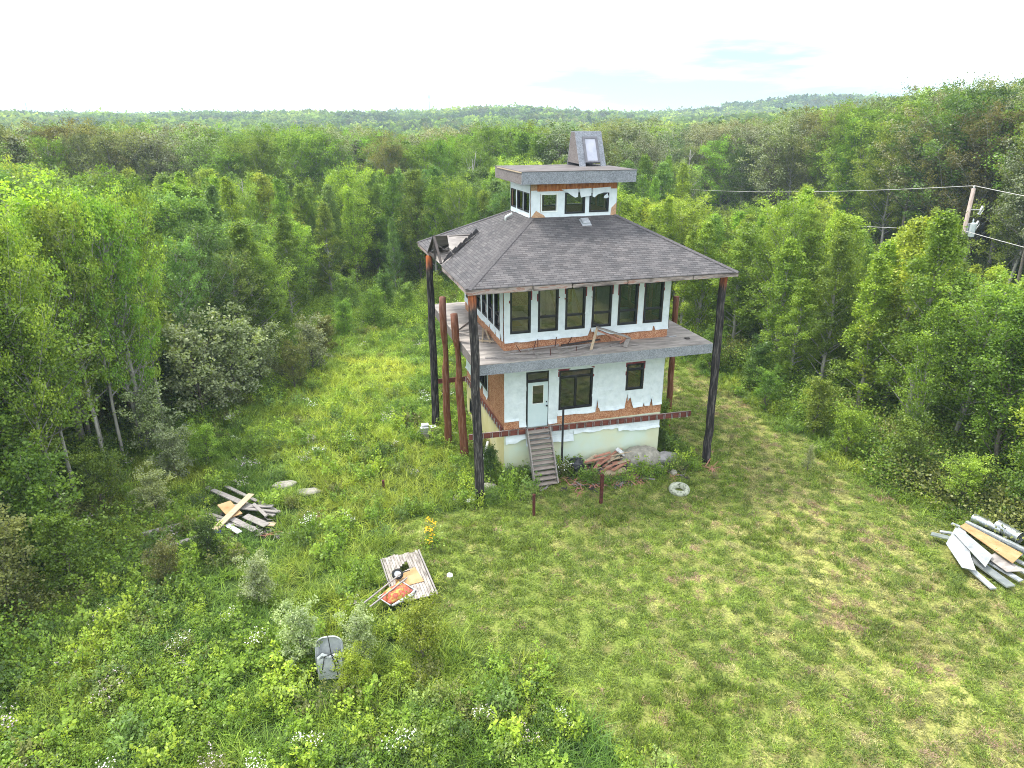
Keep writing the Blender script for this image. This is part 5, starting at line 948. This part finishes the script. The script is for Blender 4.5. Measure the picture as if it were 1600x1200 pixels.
scatter('near_forest', MERG, P, Ro, Sc, [i[0] for i in ir], np.array([jitter(TINT[i[3]], rs) for i in ir]))
# mid and far woods
MID = [merged('mid_%d' % i, *tree_meshes('mid', 200+i, H=10, Rr=r, cb=c, nb=26, nleaf=1500, ls=.30, form=fm, asc=a, bark=bk, sig=.30, leafm='leaf_far')) for i, (r, c, fm, a, bk) in enumerate(((2.4, .2, 'aspen', .8, 'bark_pale'), (2.7, .3, 'oval', .7, 'bark_grey'), (2.3, .15, 'plume', .95, 'bark_pale'), (2.9, .3, 'oval', .7, 'bark_pale'), (2.1, .3, 'aspen', .9, 'bark_grey')))]
FARM = [tree_meshes('far', 220+i, H=10, Rr=r, cb=.25, nb=14, nleaf=230, ls=.95, form='oval', asc=.7, sig=.55, leafm='leaf_far')[1] for i, r in enumerate((3.2, 3.8, 2.8))]
def wood(name, src, d0, d1, step, seed, size, cols, half=.95, wide=1.0):
    rs = np.random.default_rng(seed); x, y, d, az = scatter_pts(d0, d1, step, seed, half)
    k = ~inpoly(x, y, CORR) & (y > -60); x, y, d = x[k], y[k], d[k]; n = len(x)
    h = size*rs.uniform(.78, 1.22, n)*(.85+.3*fbm(x, y, 30, 12, 2)); w = h*wide*rs.uniform(.85, 1.25, n); P, Ro, Sc = pack(x, y, w, h, n, rs, dz=0)
    p = fbm(x, y, 28+d1*.03, 91, 3)+rs.normal(0, .055, n); cols = np.array([TINT[c] for c in cols]); q_ = np.clip((p-.32)/.36*(len(cols)-1), 0, len(cols)-1.001); i0 = q_.astype(int); f = (q_-i0)[:, None]
    t_ = (cols[i0]*(1-f)+cols[np.minimum(i0+1, len(cols)-1)]*f)*rs.uniform(.62, 1.22, (n, 1))*(.78 if d0 > 300 else .95); return scatter(name, src, P, Ro, Sc, rs.integers(0, len(src), n), t_)
COLS = ['dark green', 'olive', 'dark green', 'mid green', 'bright green', 'mid green', 'lime green']
wood('middle_forest', MID, 130, 330, 4.6, 31, 1.18, COLS, .95, 1.22)
wood('far_forest', FARM, 330, 950, 7.4, 32, 1.25, COLS, .85, 1.15)
wood('hill_forest', FARM, 950, 2900, 15, 33, 1.25, ['dark green', 'blue green', 'mid green', 'blue green'], .8, 1.9)
# --- spruces and dead trees standing in the wood
def by_uv(u, depth): p = camray(u, 400, 1); dx, dy = p.x-CAM[0], p.y-CAM[1]; k = depth/math.hypot(dx, dy); return CAM[0]+dx*k, CAM[1]+dy*k
SP_ = [(-36.5, 78, 14.5, 'tall dark spruce at the far left rising above the olive wood'), (-30.5, 80, 14.5, 'second dark spruce right of the tall far left one')]
for (az_, d_, h, l_) in ((-.295, 118, 15.5, 'leftmost dark spruce rising above the olive wood at the far left'), (-.252, 108, 15.5, 'dark spruce right of the leftmost one above the olive wood'), (.25, 96, 13.5, 'thin dark spruce in the wood left of the top roof')):
    xx, yy = polar(az_, d_); plant('spruce_tree', SPR[len(l_) % 2], xx, yy, h/12, h/12*1.05, 1.0, (.030, .055, .020), l_, 'spruce', 'dark spruces in the wood')
for i, (xx, yy, h, rot, tilt, l_) in enumerate(((-15.1,6.9,10.4,.3,.02,'forked pale dead trunk standing among the lime green trees of the left wood'), (8.6,46.5,11.8,1.0,.05,'tall leaning grey snag behind the clearing left of the tower'), (-2.0,55,9.5,2.0,-.03,'short pale snag in the wood above the middle of the clearing'), (-12.5,40,9.8,.6,.04,'bleached snag among blue green trees at the left back'),
    (36.8,51,11.5,1.2,.04,'thin silver snag right of the tower beside the corridor'), (44.5,60,12.5,4,-.05,'slanting white snag in the dark wood right of the tower'), (30,84,12.5,2.2,.03,'branchy grey snag directly right of the top roof'), (28.6,14.5,8.6,2.9,.05,'bare forked tree in the right belt below the power line'), (39.6,6.4,9.4,.4,-.04,'spreading pale dead tree at the far right under the wires'), (-13.8,23,9.2,5,.03,'thin dead trunk in the left wood near the back of the slope'), (24.5,10,8.2,1.1,.0,'silver snag inside the right belt'), (50,38,13,3.3,.02,'upright pale snag at the edge of the wood beyond the power line'))):
    o = bpy.data.objects.new('dead_tree', DEAD[i % 4]); S.collection.objects.link(o); o.location = (xx, yy, tz(xx, yy)); o.rotation_euler = (tilt, tilt*.5, rot); o.scale = (h/10, h/10, h/10); tag(o, l_, 'dead tree', 'dead trees in the wood')
# pale trunks in the shade at the foot of the left wood
BT = [(-15.9,5.9),(-15.3,6.7),(-16.3,4.9),(-15.0,7.6),(-16.9,2.6),(-17.2,1.6),(-14.6,8.6),(-16.6,6.0)]
for i, (xx, yy) in enumerate(BT):
    mi = (5, 2)[i % 2]; plant('aspen_tree', FULL[mi], xx, yy, 1.08, .62, i*1.3, jitter(TINT['bright green'], rs), 'slim aspen with bare pale lower trunk at the left wood edge, %s from left' % ordn(sorted(range(8), key=lambda k: project(np.array([BT[k][0]]), np.array([BT[k][1]]), np.array([0.]))[0][0]).index(i)+1), 'tree', 'slim aspens at the edge of the left wood', tilt=.03)
# --- bushes and saplings as things
BS = [(-13.2,9.8,4.3,'silvery green',1,'tall silvery bush in front of the left wood above the lumber heap'), (-11.6,11.3,4.0,'silvery green',1,'dense silvery bush at the inner corner of the left wood'), (-10.2,13.2,3.2,'silvery green',1,'silvery bush farthest up the left edge of the slope'), (-14.6,6.3,2.6,'silvery green',1,'low silvery bush under the pale trunks of the left wood'),
      (-8.6,13.0,2.4,'olive',2,'olive sapling clump in the weeds left of the yellow grass'), (-7.6,16.2,2.6,'silvery green',1,'lone silvery sapling beside the yellow grass patch'), (-6.6,19.2,2.1,'olive',0,'low olive bush behind the yellow grass patch'), (-5.2,22.5,2.2,'mid green',0,'rounded green bush at the back left of the clearing'), (-3.0,24.6,2.5,'bright green',2,'bright bush in the thicket at the back of the clearing'), (-.4,26.2,2.3,'mid green',0,'mid green bush in the middle of the back thicket'), (1.8,27.4,2.6,'bright green',2,'bright bush nearest the charred back post in the thicket'), (-1.6,28.6,2.6,'dark green',0,'dark bush in the shade behind the back thicket'), (-4.6,27.8,2.8,'mid green',2,'tall bush under the trees at the back left'),
      (-16.6,-1.5,3.3,'mid green',0,'rounded green bush at the left edge beside the pale trunks'), (-15.6,1.4,2.3,'bright green',2,'bright bush below the pale trunks'), (-15.4,-3.6,2.4,'mid green',0,'green bush at the left picture edge'), (-17.0,-4.6,3.0,'silvery green',2,'speckled bush at the lower left picture edge'), (-13.3,3.4,1.9,'silvery green',1,'pale leaved sapling above the half buried beams'), (-13.7,.6,1.6,'silvery green',1,'short pale sapling left of the half buried beams'),
      (-12.2,4.6,1.7,'bright green',2,'small bright bush above the lumber heap'), (-11.4,-3.2,1.3,'dark green',0,'dark low bush right below the lumber heap'), (-12.6,-4.2,1.4,'olive',2,'olive low bush below the half buried beams'), (-9.6,-6.0,1.4,'silvery green',1,'silvery low plant left of the plank platform'), (-8.4,-8.9,1.5,'silvery green',1,'broad leaved pale sapling left of the plastic tub'), (-6.8,-9.4,1.35,'silvery green',1,'broad leaved pale sapling right of the plastic tub'),
      (-5.2,-9.9,1.7,'lime green',2,'yellow green bush below the plank platform'), (-7.1,-10.55,1.15,'lime green',2,'yellow green bush directly below the plastic tub'), (8.3,1.6,1.5,'bright green',0,'round green bush at the right rear corner of the foundation'), (7.6,.5,.9,'dark green',0,'small dark bush by the right corner of the foundation'), (-.75,-.25,1.25,'dark green',0,'dark bush against the left foundation behind the charred post'),
      (15.2,3.2,1.9,'mid green',2,'low bush at the foot of the belt halfway down the mown track'), (15.6,-.2,2.4,'bright green',0,'rounded bush at the foot of the belt'), (15.4,-2.6,2.0,'lime green',2,'lime green bush at the foot of the belt'), (15.9,-5.2,2.4,'mid green',0,'mid green bush at the foot of the belt above the scrap pile'), (16.4,-7.6,2.0,'bright green',2,'bush with branches over the scrap pile'), (17.2,-9.4,2.6,'mid green',0,'bush at the right picture edge over the zinc duct'), (16.2,5.6,2.4,'dark green',0,'dark bush at the upper end of the belt'), (15.6,9.4,2.2,'mid green',2,'bush at the far end of the mown track'), (12.79,-3.28,1.0,'silvery green',1,'lone white speckled sapling standing in the mown grass')]
for xx, yy, h, col, mi, l_ in BS: plant('shrub', BUSH[mi], xx, yy, h/3, h/3*(1.05 if xx != 12.79 else .7), random.uniform(0, 6.28), jitter(TINT[col], rs), l_, 'bush', 'bushes and saplings')

# --- grass and weeds: what nobody could count
def blades_mesh(name, n, rad, h0, h1, w, bend, seed, segs=2, mat_=None):
    rs = np.random.default_rng(seed); V, F, T = [], [], []
    for i in range(n):
        r = rad*math.sqrt(rs.random()); a = rs.uniform(0, 6.28); b0 = np.array([r*math.cos(a), r*math.sin(a), -.02]); h = rs.uniform(h0, h1); d = rs.normal(size=3); d[2] = 0; d /= np.linalg.norm(d)+1e-9; sd_ = np.array([-d[1], d[0], 0])*w*.5; be = bend*rs.uniform(.3, 1.5)*h; base = len(V); t_ = rs.uniform(0, 1)
        for k in range(segs): f = k/segs; c = b0+np.array([0, 0, h*f])*(1-.25*f)+d*be*f*f; V += [c-sd_*(1-.5*f), c+sd_*(1-.5*f)]
        tip = b0+np.array([0, 0, h*.78])+d*be; V += [tip-sd_*.12, tip+sd_*.12]
        for k in range(segs): F.append((base+2*k, base+2*k+1, base+2*k+3, base+2*k+2)); T.append(t_)
    me_ = fastmesh(name, np.array(V), np.array(F), (mat_ or M['blade'],)); at = me_.attributes.new('tone', 'FLOAT', 'FACE'); at.data.foreach_set('value', np.array(T, np.float32)); return me_
def weed_mesh(name, seed, h=.6, stems=9, rad=.28, leaf=.055, per=34, flowers=None):
    rs = np.random.default_rng(seed); P, T, Q, K = [], [], [], []
    for s_ in range(stems):
        a = rs.uniform(0, 6.28); r = rad*math.sqrt(rs.random()); b0 = np.array([r*math.cos(a), r*math.sin(a), 0]); hh = h*rs.uniform(.6, 1.15); ln = rs.normal(0, .16, 3)*hh; ln[2] = 0; tn = rs.uniform(.25, .75)
        for k in range(per): f = rs.uniform(.12, 1); c = b0+np.array([0, 0, hh*f])+ln*f*f; wd = .10*(1.15-f)+.02; P.append(c+np.array([rs.normal(0, wd), rs.normal(0, wd), rs.normal(0, .02)])); T.append(tn+rs.normal(0, .12))
        K.append((b0, b0+ln*.3+np.array([0, 0, hh*.5]), b0+ln+np.array([0, 0, hh])))
        if flowers:
            for k in range(7): Q.append(b0+ln+np.array([rs.normal(0, .05), rs.normal(0, .05), hh+rs.normal(0, .03)]))
    cm = leaves_mesh(name, np.array(P), leaf, seed, up=.5, asp=1.7, tone=np.array(T), mat_=M['leaf']); bm = bmesh.new(); bm.from_mesh(cm); n0 = len(bm.faces)
    mb = MB(); [mb.tube(k, [.006, .005, .002], 3, cap=False) for k in K]; sm = fastmesh_mb('tmp', mb, M['bark_grey']); bm.from_mesh(sm); bm.faces.ensure_lookup_table()
    for f in bm.faces[n0:]: f.material_index = 1
    n1 = len(bm.faces)
    if flowers:
        fm = leaves_mesh('tmp', np.array(Q), .035, seed+3, up=1.5, asp=1.0); bm.from_mesh(fm); bm.faces.ensure_lookup_table()
        for f in bm.faces[n1:]: f.material_index = 2
    bm.to_mesh(cm); bm.free(); cm.materials.append(M['bark_grey'])
    if flowers: cm.materials.append(M[flowers])
    return cm
def region(n_per_m2, seed, x0=-22, x1=26, y0=-22, y1=36):
    rs = np.random.default_rng(seed); n = int((x1-x0)*(y1-y0)*n_per_m2); x = rs.uniform(x0, x1, n); y = rs.uniform(y0, y1, n); u, v, d = project(x, y, np.zeros(n)); k = (d > 6) & (u > -160) & (u < 1760) & (v < 1330) & ~((x > -.05) & (x < 7.3) & (y > -.05) & (y < 6.95)); return x[k], y[k], rs
def ok_near(x, y, spots, r):
    k = np.ones(len(x), bool)
    for sx, sy, sr in spots: k &= np.hypot(x-sx, y-sy) > sr
    return k
HARD = [(-5.1,-5.7,.75), (-5.05,-6.7,.8), (-4.9,-5.1,.6), (-5.7,-7.2,.5), (-10.6,-.4,1.0), (-9.9,-1.2,.6), (-11.1,.7,.6), (14.0,-10.2,1.0), (14.5,-11,1.0), (15.2,-9.9,.8), (13.7,-10.8,.7), (14.6,-9.8,.7), (6.52,-3.31,.42), (3.05,-.6,.45), (4.3,-.75,1.0), (3.8,-1.0,.7), (4.9,-1.0,.8), (6.05,-.6,.95), (7.35,-.75,.5), (-7.68,-9.95,.42), (1.4,-.8,.7), (-9.0,1.6,.5), (-8.1,.75,.45), (-2.4,4.6,.5), (15.9,-10.5,.6), (-1.02,-.9,.4)]
LAWN = [blades_mesh('turf', 60, .17, .05, .12, .019, .9, s_) for s_ in (1, 2, 3)]
x, y, rs = region(24, 301); l = lawn(x, y); k = (rs.random(len(x)) < l*.95) & ok_near(x, y, HARD, 0); x, y = x[k], y[k]; n = len(x); s = straw(x, y); st = (rs.random(n) < .05+.66*s)
g1 = np.array([.120,.180,.030]); g2 = np.array([.185,.265,.034]); gs = np.array([.34,.325,.145]); gq = np.array([.24,.26,.075]); f = fbm(x, y, 1.6, 55, 3)[:, None]
tn = (g1*(1-f)+g2*f)*rs.uniform(.7, 1.6, (n, 1)); ts = (gs*(1-f)+gq*f)*rs.uniform(.7, 1.45, (n, 1)); br_ = (rs.random(n) < .10+.75*smooth(.56, .70, fbm(x, y, 1.0, 47, 3)))[:, None]; ts = np.where(br_, np.array([.33, .245, .15])*rs.uniform(.6, 1.25, (n, 1)), ts); tn = np.where(st[:, None], ts, tn)
sz = rs.uniform(.7, 1.25, n)*np.where(st, .55, 1)*(1+.9*smooth(.60, .72, fbm(x, y, 2.2, 71, 3))); P, Ro, Sc = pack(x, y, rs.uniform(.9, 1.3, n), sz, n, rs, tilt=.1)
scatter('lawn_grass', LAWN, P, Ro, Sc, rs.integers(0, 3, n), tn)
TALL = [blades_mesh('tall', 46, .22, .22, .50, .017, .8, s_, 3) for s_ in (11, 12, 13)]
x, y, rs = region(9, 302, x0=-24, x1=30); l = lawn(x, y); ins = inpoly(x, y, CLEAR); k = (rs.random(len(x)) < (1-l)) & ok_near(x, y, HARD, 0) & (ins | (pdist(x, y, CLEAR) < 3.5)); x, y, l = x[k], y[k], l[k]; n = len(x)
yel = np.maximum(np.exp(-(((x+9.6)/1.9)**2+((y+4.6)/1.5)**2)), np.exp(-(((x+3.2)/2.2)**2+((y-17.2)/2.6)**2))); p = fbm(x, y, 3.5, 61, 3)
c = [np.array(v) for v in ((.085,.180,.022), (.150,.262,.030), (.235,.335,.040), (.34,.39,.05))]
q_ = np.clip((p-.34)/.32*2.2+1.5*smooth(-5, 4, y)*smooth(-.5, -3, x)*smooth(-12, -9, x)+.1, 0, 2.4)+yel*1.6; q_ = np.clip(q_, 0, 2.99); i0 = q_.astype(int); f = (q_-i0)[:, None]; ca_ = np.array(c); lane = (1+.30*smooth(-11, -8, x)*smooth(1, 5, y)*smooth(.5, -1, x))[:, None]; tn = (ca_[i0]*(1-f)+ca_[i0+1]*f)*rs.uniform(.75, 1.25, (n, 1))*lane
sz = rs.uniform(.7, 1.3, n)*(1-.35*yel)*np.where(x > 9, .75, 1); P, Ro, Sc = pack(x, y, rs.uniform(.9, 1.35, n), sz, n, rs, tilt=.14+.0)
scatter('tall_grass', TALL, P, Ro, Sc, rs.integers(0, 3, n), tn)
WEED = [weed_mesh('weed_a', 21, .6, 10, .30, .044, 46), weed_mesh('weed_b', 22, .45, 13, .32, .036, 44), weed_mesh('weed_c', 23, .75, 8, .28, .056, 44), weed_mesh('weed_d', 24, .55, 10, .28, .040, 40, 'petal_white'), weed_mesh('weed_e', 25, .5, 11, .28, .038, 40, 'petal_mauve')]
x, y, rs = region(5.5, 303, x0=-26, x1=30); l = lawn(x, y); ins = inpoly(x, y, CLEAR); p = fbm(x, y, 4.5, 65, 3); yel = np.maximum(np.exp(-(((x+9.6)/1.9)**2+((y+4.6)/1.5)**2)), np.exp(-(((x+3.2)/2.2)**2+((y-17.2)/2.6)**2)))
k = (rs.random(len(x)) < (1-l)*np.clip((p-.36)*5, .12, 1)*(1-.97*yel)*(1-.62*smooth(-10, -8, x)*smooth(-1, 4, y)*smooth(25, 22, y))) & ok_near(x, y, HARD, 0) & (ins | (pdist(x, y, CLEAR) < 4)); x, y, p = x[k], y[k], p[k]; n = len(x)
ix = rs.choice(5, n, p=[.36, .34, .24, .025, .035]); ix = np.where((x > 6) & (ix > 2), 1, ix); cols = np.array([TINT['mid green'], TINT['dark green'], TINT['bright green'], TINT['olive'], TINT['lime green'], TINT['blue green'], TINT['silvery green']]); cc_ = rs.choice(7, n, p=[.22, .07, .32, .06, .20, .07, .06]); tn = cols[cc_]*rs.uniform(.8, 1.2, (n, 1))
sz = rs.uniform(.6, 1.3, n)*np.where(x > 9, .8, 1); P, Ro, Sc = pack(x, y, sz*rs.uniform(.8, 1.2, n), sz, n, rs, tilt=.1)
scatter('weeds', WEED, P, Ro, Sc, ix, tn)
# twigs and crumbled wood trodden round the rubble
TW = []
for s_ in (1, 2, 3):
    r_ = np.random.default_rng(700+s_); mb = MB()
    for k in range(9): a = r_.uniform(0, 3.14); c0 = r_.normal(0, .14, 2); l_ = r_.uniform(.05, .22); mb.bar((c0[0]-math.cos(a)*l_, c0[1]-math.sin(a)*l_, r_.uniform(.01,.05)), (c0[0]+math.cos(a)*l_, c0[1]+math.sin(a)*l_, r_.uniform(.01,.08)), r_.uniform(.012,.05), .012)
    TW.append(fastmesh_mb('twigs_%d' % s_, mb, M[('redwood', 'grey_wood', 'dark_wood')[s_-1]], False))
r_ = np.random.default_rng(710); n = 330; x = r_.normal(5.0, 1.35, n); y = r_.normal(-1.15, .5, n); k = y < -.15; x, y = np.concatenate([x[k], r_.normal(-10.6, .9, 30)]), np.concatenate([y[k], r_.normal(-1.6, .6, 30)]); n = len(x)
P, Ro, Sc = pack(x, y, r_.uniform(.6, 1.3, n), r_.uniform(.6, 1.3, n), n, r_, tilt=.2, dz=.03); scatter('wood_litter', TW, P, Ro, Sc, r_.integers(0, 3, n), np.ones((n, 3)))
# undergrowth filling the shade below the trees and the thicket at the back
UND = [leaves_mesh('under_%d' % i, (lambda r_: np.stack([r_.normal(0, .5, 3200), r_.normal(0, .5, 3200), np.abs(r_.normal(.40, .32, 3200))], 1))(np.random.default_rng(400+i)), .058, 410+i) for i in range(3)]
x, y, rs = region(.55, 304, x0=-45, x1=60, y0=-22, y1=75); cx_ = pdist(x, y, CLEAR); k = (~inpoly(x, y, CLEAR) | ((cx_ < 1.3) & (lawn(x, y) < .3) & (rs.random(len(x)) < .5)) | ((y > 23.5) & (x < 8))) & (y > -16) & ok_near(x, y, HARD, 0) & ok_near(x, y, [(38.6, 20.6, 3.4)], 0); x, y = x[k], y[k]; n = len(x)
cc_ = rs.choice(5, n, p=[.3, .25, .2, .15, .1]); cols = np.array([TINT['mid green'], TINT['dark green'], TINT['olive'], TINT['bright green'], TINT['lime green']]); thick = (x < 8) & (x > -9) & (y > 21) & (y < 33); cc_ = np.where(thick, rs.choice([0, 3, 3, 4], n), cc_); sz = rs.uniform(.7, 1.5, n)*np.where(thick, .85, 1); P, Ro, Sc = pack(x, y, sz, sz, n, rs)
scatter('undergrowth', UND, P, Ro, Sc, rs.integers(0, 3, n), cols[cc_]*rs.uniform(.8, 1.2, (n, 1)))
# a few plants that stand out
e = empty('goldenrod', (-3.95,-4.45,0), 'orange yellow flowering plant above the right corner of the plank platform', 'flower'); rs = np.random.default_rng(9)
mb = MB(); K = [(rs.normal(0,.16), rs.normal(0,.16), rs.uniform(.5,.95)) for _ in range(7)]
for a, c_, h in K: mb.tube([(a*.4,c_*.4,0),(a,c_,h)], [.008,.004], 4, cap=False)
mb.build('stem', M['bark_grey'], e); Q = np.concatenate([np.array([a, c_, h])+rs.normal(0, .055, (26, 3)) for a, c_, h in K]); o = bpy.data.objects.new('blossom', leaves_mesh('blossom', Q, .05, 3, up=.8, asp=1, mat_=M['petal_yellow'])); S.collection.objects.link(o); o.parent = e
Q = np.stack([rs.normal(0,.2,300), rs.normal(0,.2,300), rs.uniform(.1,.6,300)], 1); o = bpy.data.objects.new('foliage', leaves_mesh('foliage', Q, .06, 4, mat_=M['leaf'])); S.collection.objects.link(o); o.parent = e; o['tint'] = TINT['mid green']

# far away: two thin radio masts on the skyline
for az_, d_, h, l_ in ((.1765, 1500, 62, 'thin radio mast on the skyline left of the tower'), (-.29, 1700, 48, 'faint radio mast on the skyline at the far left')):
    xx, yy = polar(az_, d_); zz = tz(xx, yy); e = empty('radio_mast', (xx, yy, zz), l_, 'mast'); mb = MB(); mb.tube([(0,0,0),(0,0,h)], [1.0,.45], 4); mb.build('lattice', M['mast'], e)
    mb = MB(); mb.tube([(0,0,h*.80),(0,0,h*.9)], 1.5, 8); mb.build('antenna_ring', M['mast'], e)

# ------------------------------------------------------------------ air between the camera and the far hills
hm = bpy.data.materials.new('air'); hm.use_nodes = True; t = hm.node_tree; t.nodes.clear(); o_ = t.nodes.new('ShaderNodeOutputMaterial'); pv = t.nodes.new('ShaderNodeVolumePrincipled'); pv.inputs['Color'].default_value = (.66, .84, 1.0, 1); pv.inputs['Density'].default_value = .00048; pv.inputs['Anisotropy'].default_value = .2; t.links.new(pv.outputs[0], o_.inputs['Volume'])
gext = float(max(abs(gx[0]), abs(gx[-1]), abs(gy[0]), abs(gy[-1])))+5
hz = MB().box((-gext,-gext,float(Z.min())-1), (gext,gext,float(Z.max())+45)).build('haze', hm); tag(hz, kind='stuff')
